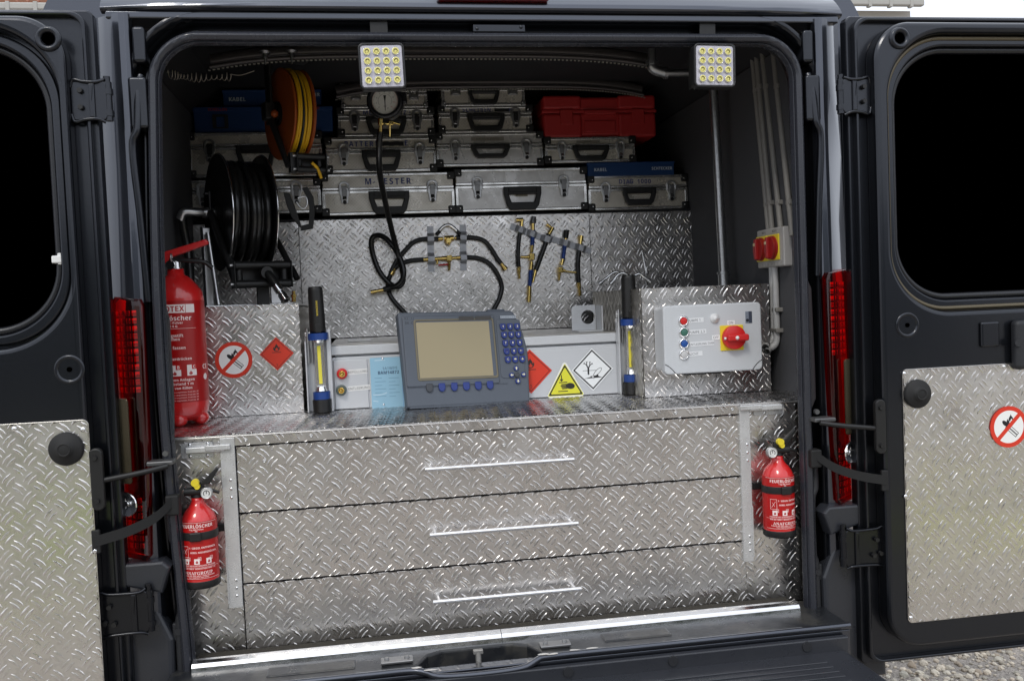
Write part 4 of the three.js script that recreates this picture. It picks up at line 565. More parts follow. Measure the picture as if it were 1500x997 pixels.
// =====================================================================  control box on the right stand
{
  const r = [0.4572, 1.1814, 0.7266, 1.3598], [x0, y0, x1, y1] = r, t = thing('control_box', 'light grey control box with push buttons and red rotary switch', 'control box', [(x0 + x1) / 2, y0, -0.235]);
  mesh('enclosure', [ext(rrect(x0 + 0.004, y0 + 0.006, x1 - 0.004, y1 - 0.004, 0.01), 0.06, -0.277, 0.003)], M.enclosure, t);
  const lid = mesh('lid', [ext(rrect(x0, y0, x1, y1, 0.012), 0.028, -0.2155, 0.004, 3)], M.enclosure, t);
  mesh('lid_corner', [[x0, y0, 1], [x1, y0, -1]].map(([x, y, s]) => tube([[x + s * 0.001, y + 0.027, -0.1868], [x + s * 0.01, y + 0.022, -0.1868], [x + s * 0.02, y + 0.013, -0.1868], [x + s * 0.029, y + 0.002, -0.1868]], 0.0008, 16, 6)), M.blackMatte, lid);
  mesh('cable_gland', [b2(x0 + 0.06, y0 - 0.007, -0.26, x1 - 0.08, y0 + 0.004, -0.215, 0.004)], M.black, t);
  const zf = -0.1875, at = { a: [[0.5112, 1.3189], [0.512, 1.2896], [0.511, 1.2604], [0.51, 1.232]], l: [[0.5409, 1.3194], [0.5472, 1.2889], [0.5574, 1.2581], [0.5378, 1.2324]] };
  const cols = [C(0.6, 0.02, 0.02), C(0.05, 0.16, 0.12), C(0.015, 0.08, 0.32), C(0.55)], names = ['red', 'green', 'blue', 'white'], txt = ['PUMPE 1', 'PUMPE 2,3', 'ENTLEERUNG TANK', 'LICHT'], wd = [0.052, 0.052, 0.066, 0.046];
  at.a.forEach(([x, y], i) => {
    const b = mesh('push_button', [lathe([[0.0145, 0], [0.0145, 0.003], [0.012, 0.006], [0.0098, 0.006], [0.0094, 0.003]], 28).rotateX(Math.PI / 2).translate(x, y, zf)], M.chrome, t); b.userData.label = names[i] + ' push button with metal ring';
    mesh('cap', [lathe([[0.0094, 0], [0.0094, 0.0045], [0.008, 0.006], [0, 0.0066]], 24).rotateX(Math.PI / 2).translate(x, y, zf)], std(cols[i], 0.35), b);
  });
  at.l.forEach(([x, y], i) => sticker('label', t, wd[i], 0.0125, x + (i === 2 ? 0.003 : 0), y, zf + 0.0006, print(wd[i], 0.0125, 5000, (c, w, h) => text(c, txt[i], w / 2, h * 0.54, h * (i === 2 ? 0.62 : 0.72), '#2b2d33'), { bg: '#e2e4e6' }), null, 0.03));
  const k = [[0.5969, 1.3222]][0]; mesh('indicator', [lathe([[0.0125, 0], [0.0125, 0.003], [0.007, 0.006], [0.006, 0.01], [0, 0.012]], 24).rotateX(Math.PI / 2).translate(k[0], k[1], zf)], std(C(0.68), 0.2), t);
  const s = [[0.6421, 1.2702]][0], sw = mesh('switch_plate', [b2(s[0] - 0.032, s[1] - 0.034, zf, s[0] + 0.032, s[1] + 0.032, zf + 0.003, 0.002)], M.yellow, t);
  mesh('red_knob', [lathe([[0.031, 0], [0.031, 0.012], [0.029, 0.016], [0.012, 0.018], [0, 0.018]], 36).rotateX(Math.PI / 2).translate(s[0] + 0.003, s[1], zf + 0.003), b2(s[0] - 0.022, s[1] - 0.009, zf + 0.018, s[0] + 0.036, s[1] + 0.009, zf + 0.034, 0.005)], M.redLever, sw);
  mesh('padlock_eye', [sph(0.005, [s[0] + 0.002, s[1], zf + 0.034]), sph(0.0035, [s[0] - 0.026, s[1] - 0.001, zf + 0.022])], M.white, sw);
  for (const [w2, p] of [['ON', [[0.6415, 1.3087]][0]], ['OFF', [[0.5989, 1.2722]][0]]]) sticker('label', t, 0.021, 0.012, p[0], p[1], zf + 0.001, print(0.021, 0.012, 6000, (c, w, h) => text(c, w2, w / 2, h / 2, h * 0.75, '#2b2d33'), { bg: '#eceeee' }));
  const m = [[0.6909, 1.3208]][0]; sticker('meter', t, 0.0185, 0.031, m[0], m[1], zf + 0.0008, print(0.0185, 0.031, 5000, (c, w, h) => { c.fillStyle = '#3c4250'; c.fillRect(w * 0.5, 0, w * 0.5, h); c.fillStyle = '#22252c'; c.beginPath(); c.arc(w * 0.3, h * 0.75, w * 0.22, 0, 7); c.fill(); text(c, '1', w * 0.25, h * 0.2, h * 0.2, '#333'); text(c, '2', w * 0.25, h * 0.42, h * 0.2, '#333'); }, { bg: '#7c8490' }), 'small dark meter sticker');
}
// =====================================================================  fire extinguishers
function printedBand(r, y0, y1, x, z, mat, name, parent) { const g = new THREE.CylinderGeometry(r, r, y1 - y0, 64, 1, true, -Math.PI, Math.PI * 2).translate(x, (y0 + y1) / 2, z); return mesh(name, [g], mat, parent); }
{
  const x = -0.766, z = -0.31, r = 0.064, yb = 1.1135, t = thing('fire_extinguisher', 'tall red fire extinguisher standing at the left end of the worktop', 'fire extinguisher', [x, yb, z]);
  mesh('bottle', [lathe([[0, 0.016], [0.05, 0.014], [r - 0.004, 0.03], [r, 0.05], [r, 0.315], [r - 0.004, 0.335], [r - 0.02, 0.356], [0.034, 0.368], [0.021, 0.375], [0.02, 0.39], [0.0, 0.39]], 56).translate(x, yb, z), ...[0.3, 1.6, 2.9, 4.1, 5.3].map(a => sph(0.02, [x + Math.cos(a) * 0.047, yb + 0.017, z + Math.sin(a) * 0.047], 1, 0.85, 1))], M.red, t);
  const wl = '#f3e6e2';
  const lm = print(2 * Math.PI * r, 0.25, 2300, (c, w, h) => {
    const u = d => w * (0.5 + d / (2 * Math.PI * r)), pxm = w / (2 * Math.PI * r), T = (s, d, y, size, wt = '') => text(c, s, u(d), h * y, size * pxm, wl, 'sans-serif', wt, 'left');
    c.fillStyle = wl; c.fillRect(u(-0.047), h * 0.035, 0.1 * pxm, 0.021 * pxm); text(c, 'PROTEX', u(-0.0435), h * 0.078, 0.019 * pxm, '#b01616', 'sans-serif', 'bold', 'left'); c.fillStyle = '#b01616'; c.fillRect(u(0.0295), h * 0.037, 0.0012 * pxm, 0.02 * pxm);
    T('Feuerlöscher', -0.06, 0.17, 0.0165, 'bold'); T('ABC-Pulver', -0.02, 0.215, 0.008, 'bold'); T('PD 6 G', -0.015, 0.248, 0.008, 'bold'); c.fillRect(u(-0.06), h * 0.27, 0.115 * pxm, 2);
    T('1. Sicherungsstift', -0.06, 0.34, 0.0098, 'bold'); T('herausziehen', -0.05, 0.375, 0.0098, 'bold'); T('2. Schlauch fassen', -0.06, 0.46, 0.0098, 'bold'); T('3. Hebel niederdrücken', -0.064, 0.57, 0.0092, 'bold');
    for (const [d, s] of [[-0.05, 'A'], [-0.012, 'B'], [0.026, 'C']]) { c.fillStyle = wl; c.fillRect(u(d), h * 0.63, 0.024 * pxm, 0.027 * pxm); c.fillStyle = '#c01818'; c.fillRect(u(d + 0.012), h * 0.625, 0.0125 * pxm, 0.0125 * pxm); text(c, s, u(d + 0.018), h * 0.652, 0.011 * pxm, wl, 'sans-serif', 'bold'); flame(c, u(d + 0.009), h * 0.71, 0.006 * pxm, '#b03030'); }
    T('elektrischen Anlagen', -0.05, 0.775, 0.0092, 'bold'); T('Mindestabstand 1 m', -0.05, 0.815, 0.0092, 'bold'); T('Reinigung von Rillen', -0.05, 0.855, 0.0088, 'bold');
    for (let i = 0; i < 4; i++) T('Prüfung alle zwei Jahre empfohlen, Frost bis -30', -0.055, 0.895 + i * 0.027, 0.005);
    T('CE', 0.07, 0.66, 0.016, 'bold'); c.beginPath(); c.arc(u(0.08), h * 0.76, 0.008 * pxm, 0, 7); c.fill();
  }, { bg: '#a80f0f', rough: 0.32 });
  printedBand(r + 0.0004, yb + 0.06, yb + 0.31, x, z, lm, 'label', t);
  mesh('valve', [cyl(0.015, 0.015, 0.022, [x, yb + 0.398, z], 'y', 20), cyl(0.019, 0.019, 0.008, [x, yb + 0.389, z], 'y', 6), cyl(0.011, 0.011, 0.02, [x - 0.008, yb + 0.4, z + 0.012], 'z', 16)], M.chrome, t);
  mesh('lever', [ext(poly([[x - 0.035, yb + 0.402], [x - 0.022, yb + 0.434], [x + 0.078, yb + 0.462], [x + 0.084, yb + 0.455], [x + 0.082, yb + 0.449], [x - 0.004, yb + 0.42], [x - 0.008, yb + 0.405]]), 0.022, z - 0.01, 0.004)], M.redLever, t);
  mesh('carry_grip', [tube([[x - 0.01, yb + 0.414, z + 0.008], [x + 0.03, yb + 0.41, z + 0.012], [x + 0.07, yb + 0.405, z + 0.01], [x + 0.09, yb + 0.39, z + 0.004]], 0.0055, 24, 10)], M.black, t);
  mesh('safety_ring', [ring(0.009, 0.0016, [x - 0.004, yb + 0.418, z + 0.02], 'x')], M.steel, t);
}
function smallExtinguisher(x, yb, label, gaugeSide, lean) {
  const z = -0.026, r = 0.0385, t = thing('small_extinguisher', label, 'fire extinguisher', [x, yb, z], 'small fire extinguishers strapped beside the drawers');
  mesh('bottle', [lathe([[0, 0.004], [r - 0.003, 0.004], [r, 0.008], [r, 0.142], [r - 0.001, 0.149], [r - 0.0045, 0.159], [r - 0.011, 0.1695], [r - 0.019, 0.178], [0.0155, 0.184], [0.0135, 0.19], [0.0135, 0.2], [0, 0.2]], 48).translate(x, yb, z)], M.red, t);
  mesh('foot', [lathe([[0, 0], [r - 0.002, 0], [r + 0.0015, 0.003], [r + 0.0015, 0.016], [r, 0.017]], 48).translate(x, yb - 0.001, z)], M.black, t);
  const lm = print(2 * Math.PI * r, 0.128, 3600, (c, w, h) => {
    const u = d => w * (0.5 + d / (2 * Math.PI * r)), pxm = w / (2 * Math.PI * r), wl = '#f3e4e0', T = (s, d, y, size, f = 'sans-serif', wt = 'bold', al = 'center') => text(c, s, u(d), h * y, size * pxm, wl, f, wt, al);
    c.fillStyle = wl; c.fillRect(u(-0.05), h * 0.012, 0.1 * pxm, 3); T('FEUERLÖSCHER', 0.0, 0.075, 0.0102); T('1 kg ABC-Pulver', 0, 0.13, 0.0042); T('PG', 0, 0.16, 0.0042); c.fillRect(u(-0.05), h * 0.19, 0.1 * pxm, 2);
    T('1  SIEGEL ENTFERNEN', 0.012, 0.45, 0.0058); T('HEBEL NIEDERDRÜCKEN', 0.014, 0.53, 0.0052);
    c.strokeStyle = wl; c.lineWidth = 3; c.strokeRect(u(-0.037), h * 0.42, 0.016 * pxm, 0.024 * pxm); c.beginPath(); c.moveTo(u(-0.034), h * 0.58); c.lineTo(u(-0.024), h * 0.46); c.moveTo(u(-0.032), h * 0.48); c.lineTo(u(-0.026), h * 0.56); c.stroke();
    for (const [d, s] of [[-0.032, 'A'], [-0.008, 'B'], [0.018, 'C']]) { c.fillStyle = wl; c.fillRect(u(d), h * 0.635, 0.012 * pxm, 0.0125 * pxm); c.strokeRect(u(d + 0.009), h * 0.61, 0.006 * pxm, 0.007 * pxm); text(c, s, u(d + 0.012), h * 0.64, 0.006 * pxm, wl, 'sans-serif', 'bold'); flame(c, u(d + 0.006), h * 0.69, 0.004 * pxm, '#b03030'); }
    T('VORSICHT BEI ELEKTRISCHEN ANLAGEN', 0, 0.76, 0.0042); c.fillRect(u(-0.05), h * 0.785, 0.1 * pxm, 2); T('NUR BIS 1000 V  MINDESTABSTAND 1 m', 0, 0.81, 0.0042);
    T('ANAFGROUP', 0.0, 0.885, 0.0095, 'serif'); T('Prüfung alle zwei Jahre, siehe Rückseite', 0, 0.93, 0.0038); T('nach Gebrauch neu füllen', 0, 0.957, 0.0036); c.fillRect(u(-0.05), h * 0.98, 0.1 * pxm, 3);
  }, { bg: '#b31010', rough: 0.32 });
  printedBand(r + 0.0003, yb + 0.021, yb + 0.149, x, z, lm, 'label', t);
  mesh('strap', [lathe([[r + 0.0006, 0], [r + 0.0022, 0.001], [r + 0.0022, 0.017], [r + 0.0006, 0.018]], 48).translate(x, yb + 0.108, z), bx(0.026, 0.02, 0.01, x - gaugeSide * 0.002, yb + 0.117, z + r + 0.002, 0.003), bx(0.1, 0.018, 0.01, x, yb + 0.117, z - r, 0.002)], M.black, t);
  mesh('valve_head', [cyl(0.0145, 0.0125, 0.014, [x, yb + 0.205, z], 'y', 20), cyl(0.0105, 0.0105, 0.026, [x, yb + 0.216, z], 'y', 16), rod([x - 0.026, yb + 0.212, z + 0.008], [x + 0.026, yb + 0.212, z + 0.008], 0.0095), bx(0.02, 0.016, 0.02, x, yb + 0.226, z + 0.004, 0.004),
    ext(poly([[x + lean * 0.01, yb + 0.222], [x - lean * 0.012, yb + 0.232], [x - lean * 0.045, yb + 0.262], [x - lean * 0.05, yb + 0.258], [x - lean * 0.03, yb + 0.228]].map(p => [2 * x - p[0], p[1]])), 0.012, z - 0.004, 0.002), rod([x + lean * 0.004, yb + 0.222, z + 0.002], [x + lean * 0.048, yb + 0.205, z + 0.004], 0.005, 0.0035)], M.black, t);
  mesh('seal_tab', [cyl(0.0085, 0.0085, 0.012, [x, yb + 0.233, z + 0.018], 'z', 14), cyl(0.006, 0.006, 0.01, [x + 0.004, yb + 0.224, z + 0.018], 'z', 12)], std(C(0.78, 0.62, 0.03), 0.4), t);
  const g = mesh('gauge', [cyl(0.0125, 0.0125, 0.012, [x + gaugeSide * 0.024, yb + 0.209, z + 0.02], 'z', 24), ring(0.0115, 0.0014, [x + gaugeSide * 0.024, yb + 0.209, z + 0.0262])], M.steel, t);
  mesh('dial', [new THREE.CircleGeometry(0.0105, 24).translate(x + gaugeSide * 0.024, yb + 0.209, z + 0.0268)], print(0.02, 0.02, 3000, (c, w, h) => { c.strokeStyle = '#333'; c.lineWidth = 5; c.beginPath(); c.arc(w / 2, h / 2, w * 0.3, 2.4, 7); c.stroke(); c.beginPath(); c.moveTo(w / 2, h * 0.55); c.lineTo(w / 2, h * 0.2); c.stroke(); }, { bg: '#d8d8d4' }), g);
}
smallExtinguisher(-0.692, 0.784, 'small red extinguisher strapped left of the drawers under the left latch', 1, 1);
smallExtinguisher(0.6845, 0.785, 'small red extinguisher strapped right of the drawers under the right latch', -1, 1);
// =====================================================================  stick lamps
function stickLamp(x, label, lean) {
  const t = thing('stick_lamp', label, 'work lamp', [x, 1.1135, -0.395], 'stick lamps standing on the worktop'); t.rotation.z = lean; t.rotation.y = x < 0 ? 0.12 : 0;
  const oct = (r, y0, y1) => cyl(r, r, y1 - y0, [0, (y0 + y1) / 2, 0], 'y', 8);
  local('base_cap', [lathe([[0, 0.001], [0.022, 0], [0.0245, 0.004], [0.025, 0.034], [0.022, 0.036], [0, 0.036]], 28)], M.black, t);
  local('collar', [oct(0.0225, 0.034, 0.056)], M.blue, t);
  local('collar', [oct(0.027, 0.194, 0.212)], M.blue, t);
  local('handle', [lathe([[0, 0.335], [0.016, 0.335], [0.0185, 0.332], [0.0195, 0.325], [0.0215, 0.22], [0.0205, 0.212], [0, 0.212]], 28), ext(rrect(-0.008, 0.214, 0.008, 0.236, 0.003), 0.004, 0.0195, 0.001)], M.black, t);
  local('reflector', [b2(-0.012, 0.056, -0.008, 0.012, 0.194, -0.005, 0.001), b2(-0.013, 0.056, -0.008, -0.0105, 0.194, 0.004, 0.0008), b2(0.0105, 0.056, -0.008, 0.013, 0.194, 0.004, 0.0008), cyl(0.0165, 0.012, 0.012, [0, 0.064, 0], 'y', 20), cyl(0.012, 0.0165, 0.008, [0, 0.19, 0], 'y', 20)], M.reflector, t);
  local('led_strip', [b2(-0.0045, 0.076, -0.006, 0.0045, 0.178, -0.002, 0.0008)], M.cob, t);
  local('tube', [new THREE.CylinderGeometry(0.0175, 0.0175, 0.14, 32, 1, true).translate(0, 0.125, 0)], phy(C(0.98), 0.04, 0, { transmission: 1, thickness: 0, ior: 1.45, side: THREE.DoubleSide }), t);
  const pm = print(0.05, 0.008, 5000, (c, w, h) => text(c, 'WORKZONE', w / 2, h / 2, h * 0.9, '#c8b02c', 'sans-serif', 'bold'), { bg: '#1b1b1d' });
  if (x < 0) local('lettering', [new THREE.PlaneGeometry(0.05, 0.0075).rotateZ(Math.PI / 2).translate(0, 0.278, 0.0212)], pm, t);
}
stickLamp(-0.4265, 'black and blue stick lamp standing in front of the left holder', 0.012);
stickLamp(0.4285, 'black and blue stick lamp standing beside the white fish diamond', 0.0);
// =====================================================================  floodlights under the header
function floodlight(x, y, roll, label) {
  const t = thing('floodlight', label, 'floodlight', [x, y, 0.03], 'square LED floodlights under the roof'); t.rotation.z = roll;
  const s = 0.0505;
  const h = local('housing', [ext(rrect(-s, -s, s, s, 0.012), 0.026, -0.02, 0.004, 3), ...Array.from({ length: 9 }, (_, i) => b2(-s + 0.006 + i * 0.0115, -s + 0.006, -0.045, -s + 0.009 + i * 0.0115, s - 0.006, -0.018, 0)), (() => { const q = rrect(-s, -s, s, s, 0.012); q.holes.push(rrect(-s + 0.0045, -s + 0.0045, s - 0.0045, s - 0.0045, 0.009, THREE.Path)); return ext(q, 0.006, 0.004, 0.002); })()], M.black, t);
  local('bracket', [b2(-0.02, s - 0.005, -0.04, 0.02, s + 0.06, -0.034, 0.002)], M.black, t);
  local('reflector_plate', [b2(-s + 0.005, -s + 0.005, 0.002, s - 0.005, s - 0.005, 0.0075, 0.001), b2(-0.0004, -s + 0.006, 0.0075, 0.0004, s - 0.006, 0.0085, 0)], std(C(0.5, 0.48, 0.52), 0.35, 0.25, { roughnessMap: rep(texFine, 20) }), t);
  const cup2 = lathe([[0.0048, 0.001], [0.006, 0.004], [0.0078, 0.0058], [0.0082, 0.0056], [0.0079, 0.001]], 24).rotateX(Math.PI / 2), chip = sph(0.0042, [0, 0, 0.0022], 1, 1, 0.5, 14), ringG = new THREE.TorusGeometry(0.006, 0.0014, 8, 24).translate(0, 0, 0.0052);
  for (let i = 0; i < 4; i++) for (let k = 0; k < 4; k++) { const L = local('diode', cup2, M.reflector, t, [-0.0312 + k * 0.0208, -0.0312 + i * 0.0208, 0.0072]); local('diode_chip', chip, M.led, L); local('diode_rim', ringG, M.led, L); }
  local('cover_glass', [b2(-s + 0.0045, -s + 0.0045, 0.0135, s - 0.0045, s - 0.0045, 0.0142, 0)], phy(C(1), 0.03, 0, { transmission: 1, thickness: 0, ior: 1.3, specularIntensity: 0.5 }), t);
}
floodlight(-0.2401, 1.9164, 0.02, 'square sixteen diode floodlight hanging above the pressure gauge');
floodlight(0.5289, 1.9171, -0.02, 'square sixteen diode floodlight in front of the bent pipe at right');

// =====================================================================  reels
function reel(t, o) {   // local axis x; front +z; origin at the hub
  const R = o.R, w = o.w;
  const side = (s) => { const g = lathe([[o.hole, 0], [o.hole + 0.006, 0.004], [R * 0.62, 0.006], [R - 0.012, 0.002], [R - 0.002, 0.004], [R, 0.0], [R - 0.003, -0.005], [R - 0.014, -0.003], [R * 0.62, 0.002], [o.hole + 0.006, 0.0], [o.hole, 0]], 72); g.rotateZ(s > 0 ? -Math.PI / 2 : Math.PI / 2); g.translate(s * w / 2, 0, 0); return g; };
  for (const s of [-1, 1]) { const d = local('flange', [side(s)], o.flange, t); local('flange_rim', [new THREE.TorusGeometry(R - 0.001, o.rimR, 8, 80).rotateY(Math.PI / 2).translate(s * (w / 2 + 0.001), 0, 0)], o.rim, d); }
  const coils = [[], []], r = rng(o.seed), n = Math.floor((w - 0.012) / (o.cr * 2));
  for (let i = 0; i < n; i++) { const x = -w / 2 + 0.008 + o.cr + i * (w - 0.016 - 2 * o.cr) / (n - 1), pts = [], dx = (r() - 0.5) * o.cr * 1.3, ph = r() * 6; for (let k = 0; k < 28; k++) { const a = k / 28 * Math.PI * 2; pts.push([x + dx * Math.sin(a + ph), Math.cos(a) * (o.coilR + 0.002 * Math.sin(2 * a + i)), Math.sin(a) * (o.coilR + 0.002 * Math.sin(2 * a + i))]); } coils[o.mix && i % 4 === 2 ? 1 : 0].push(tube(pts, o.cr, 90, 9, true)); }
  for (let i = 0; i < n - 1; i++) { const x = -w / 2 + 0.008 + o.cr * 2 + i * (w - 0.016 - 2 * o.cr) / (n - 1), rr = o.coilR - o.cr * 1.6; coils[o.mix && i % 2 ? 1 : 0].push(new THREE.TorusGeometry(rr, o.cr, 8, 60).rotateY(Math.PI / 2).translate(x, 0, 0)); }
  local(o.lineName, coils[0], o.line, t); if (coils[1].length) local(o.lineName, coils[1], o.line2, t);
  local('drum', [cyl(o.coilR - o.cr * 2.4, o.coilR - o.cr * 2.4, w - 0.004, [0, 0, 0], 'x', 40)], o.drumMat ?? M.dark, t);
  local('hub', [cyl(0.02, 0.02, w + 0.03, [0, 0, 0], 'x', 20), cyl(0.034, 0.03, 0.014, [-w / 2 - 0.004, 0, 0], 'x', 24)], M.black, t);
}
function guide(t, p, w, h, r) {   // four rollers in a frame, front +z
  const g = local('roller_guide', [b2(p[0] - w / 2 - 0.004, p[1] - h / 2 - r, p[2] - 0.02, p[0] - w / 2, p[1] + h / 2 + r, p[2] + 0.02, 0.002), b2(p[0] + w / 2, p[1] - h / 2 - r, p[2] - 0.02, p[0] + w / 2 + 0.004, p[1] + h / 2 + r, p[2] + 0.02, 0.002), b2(p[0] - w / 2, p[1] - h / 2, p[2] - 0.032, p[0] + w / 2, p[1] + h / 2, p[2] - 0.028, 0.002)], M.black, t);
  const H = s => lathe([[r * 0.8, 0], [r, 0.003], [r, w * 0.27], [r * 0.92, w * 0.29], [r * 0.92, w * 0.71], [r, w * 0.73], [r, w - 0.003], [r * 0.8, w]], 18).rotateZ(-Math.PI / 2).translate(p[0] - w / 2, p[1] + s * h / 2, p[2] + 0.008);
  local('roller', [H(1)], M.black, g); local('roller', [H(-1)], M.black, g);
  for (const s of [-1, 1]) local('roller', [cyl(r * 0.95, r * 0.95, h - r, [p[0] + s * (w / 2 - r * 1.2), p[1], p[2] - 0.006], 'y', 16)], M.black, g);
  for (const [a, b] of [[-1, 1], [-1, -1], [1, 1], [1, -1]]) local('frame_bolt', [cyl(0.0055, 0.0045, 0.01, [p[0] + a * (w / 2 + 0.008), p[1] + b * h / 2, p[2] + 0.008], 'x', 6)], M.steel, g);
}
{
  const t = thing('hose_reel', 'large black hose reel on the plate box at left', 'hose reel', [-0.648, 1.678, -0.685]); t.rotation.y = 0.38;
  reel(t, { R: 0.168, w: 0.122, hole: 0.062, coilR: 0.138, cr: 0.0105, seed: 4, flange: std(C(0.014), 0.3), rim: M.chrome, rimR: 0.0026, line: M.hose, lineName: 'coiled_hose' });
  guide(t, [0.012, -0.186, 0.15], 0.155, 0.052, 0.0115);
  const ub = (x0, x1, z0, z1, y0, y1, d) => b2(x0, y0, z0, x1, y1, z1, 0.002);
  local('stand', [ub(-0.112, -0.108, -0.02, 0.012, -0.268, -0.04), ub(-0.112, -0.092, 0.01, 0.013, -0.268, -0.045), rod([-0.102, -0.06, 0.03], [-0.09, -0.266, 0.06], 0.008, 0.008, 6), b2(-0.13, -0.272, -0.07, 0.12, -0.266, 0.08, 0.002), b2(0.07, -0.268, 0.02, 0.1, -0.14, 0.026, 0.002)], M.steel, t);
  local('arm', [rod([-0.088, 0, 0.012], [-0.06, -0.2, 0.14], 0.011, 0.011, 6), rod([-0.082, -0.01, -0.01], [-0.058, -0.16, 0.12], 0.008, 0.008, 6), rod([0.075, -0.02, 0], [0.115, -0.2, 0.14], 0.01, 0.01, 6), b2(0.01, -0.27, 0.09, 0.045, -0.19, 0.1, 0.002)], M.black, t);
  local('inlet_elbow', [tube([[-0.088, 0, 0], [-0.125, 0, 0.006], [-0.158, -0.0, 0.004], [-0.168, -0.02, -0.004]], 0.0125, 24, 14), cyl(0.0165, 0.0165, 0.016, [-0.098, 0, 0], 'x', 6), cyl(0.013, 0.013, 0.02, [-0.08, 0, 0], 'x', 16)], M.steel, t);
  local('feed_hose', [tube([[-0.165, 0.0, -0.005], [-0.155, -0.06, -0.02], [-0.148, -0.12, -0.02], [-0.152, -0.2, 0.0], [-0.168, -0.262, 0.01]], 0.0125, 40, 12)], M.hose, t);
  local('bracket', [b2(-0.09, -0.02, -0.012, -0.084, 0.06, 0.012, 0.002), b2(-0.1, 0.05, -0.01, -0.086, 0.056, 0.01, 0.001)], M.black, t);
  const e = local('hose_end', [tube([[0.02, -0.182, 0.155], [0.024, -0.188, 0.172], [0.032, -0.208, 0.19], [0.038, -0.224, 0.2]], 0.012, 24, 12), cyl(0.02, 0.017, 0.02, [0.02, -0.182, 0.164], 'z', 20)], M.black, t);
  local('coupling', [rod([0.036, -0.22, 0.197], [0.043, -0.236, 0.206], 0.0125, 0.0125, 18), rod([0.043, -0.236, 0.206], [0.047, -0.244, 0.211], 0.0095, 0.0095, 18), rod([0.047, -0.244, 0.211], [0.054, -0.262, 0.222], 0.0125, 0.0135, 18)], M.chrome, e);
  local('coupling_bore', [rod([0.0541, -0.2622, 0.2221], [0.0545, -0.2632, 0.2227], 0.006, 0.006, 16)], M.dark, e);
}
{
  const t = thing('cable_reel', 'orange cable reel with yellow and black cable hanging under the roof', 'cable reel', [-0.487, 1.942, -0.6]); t.rotation.y = 0.42;
  reel(t, { R: 0.126, w: 0.056, hole: 0.012, coilR: 0.1225, cr: 0.0036, seed: 9, flange: M.orange, rim: M.orange, rimR: 0.0022, line: M.yellowCable, line2: M.blackCable, mix: true, lineName: 'coiled_cable', drumMat: M.orange });
  guide(t, [0.02, -0.148, 0.085], 0.08, 0.036, 0.009);
  local('hanger', [b2(-0.062, -0.03, -0.02, -0.054, 0.16, 0.02, 0.002), b2(-0.062, 0.152, -0.03, 0.06, 0.16, 0.03, 0.002), rod([-0.06, 0.0, 0.0], [-0.045, -0.16, 0.09], 0.011, 0.008, 6), bx(0.03, 0.05, 0.04, -0.062, 0.005, 0.0, 0.006), b2(-0.038, -0.175, 0.07, -0.02, -0.12, 0.09, 0.002)], M.black, t);
  local('hub_cap', [sph(0.011, [-0.052, -0.004, 0.022])], M.orange, t);
  local('cable_end', [tube([[0.02, -0.148, 0.1], [0.036, -0.165, 0.1], [0.046, -0.19, 0.098]], 0.0045, 16, 8)], M.yellowCable, t);
}
{
  // sprung clamp at the end of the cable
  const p = [-0.4691, 1.6769, -0.5], t = thing('cable_clamp', 'black sprung clamp hanging below the orange cable reel', 'clamp', p), q = (px) => px.map(v => [...v, 0]);
  const jaw = (pts, z, d) => ext(poly(pts), d, z, 0.002);
  mesh('jaw', [jaw([[-0.5076, 1.7113], [-0.4913, 1.7091], [-0.4786, 1.6715], [-0.4615, 1.6094], [-0.4703, 1.6171], [-0.4891, 1.6438], [-0.5004, 1.6739]], -0.508, 0.016)], M.blackMatte, t);
  mesh('jaw', [jaw([[-0.4577, 1.7214], [-0.4429, 1.7248], [-0.4276, 1.6983], [-0.4262, 1.6534], [-0.4338, 1.6105], [-0.4672, 1.6058], [-0.4609, 1.6206], [-0.4442, 1.6239], [-0.4403, 1.6668], [-0.4444, 1.695]], -0.508, 0.016)], M.blackMatte, t);
  mesh('spring', [tube([[-0.4694, 1.6944, -0.49], [-0.4491, 1.6976, -0.49], [-0.4446, 1.6789, -0.49], [-0.4525, 1.6661, -0.49], [-0.4634, 1.6682, -0.49], [-0.4736, 1.6833, -0.49]], 0.0024, 30, 8)], M.steel, t);
}
// =====================================================================  pipes, conduits and switches on the right wall
{
  const t = thing('galvanised_pipe', 'upright galvanised pipe rising from the plate stand at right', 'pipe', [0.777, 1.408, -0.55]);
  const a = [0.7592, 2.0184, -0.55], b = [0.7733, 1.4115, -0.55];
  mesh('pipe_tube', [rod(b, a, 0.0135, 0.0135, 20)], M.galv, t);
  mesh('coupling', [rod([b[0], b[1] - 0.01, b[2]], [b[0] - 0.001, b[1] + 0.032, b[2]], 0.0175, 0.0165, 20), cyl(0.02, 0.02, 0.006, [b[0] - 0.001, b[1] + 0.036, b[2]], 'y', 20)], M.galv, t);
}
{
  const t = thing('bent_pipe', 'bent galvanised pipe under the roof behind the right floodlight', 'pipe', [0.5288, 2.0262, -0.42]);
  const A = [0.5288, 2.0794, -0.42], B = [0.5274, 2.0414, -0.42], Cc = [0.5345, 2.0186, -0.42], D = [0.5664, 2.0129, -0.42], E2 = [0.708, 2.0145, -0.42];
  mesh('pipe_tube', [rod(A, B, 0.0125, 0.0125, 18), rod(D, E2, 0.0105, 0.0105, 18)], M.galv, t);
  mesh('elbow', [tube([B, [B[0] + 0.001, B[1] - 0.012, B[2]], [Cc[0] + 0.004, Cc[1] + 0.003, Cc[2]], D], 0.0145, 30, 14), cyl(0.0175, 0.0175, 0.01, B, 'y', 20), cyl(0.0165, 0.0165, 0.01, D, 'x', 20)], M.galv, t);
}
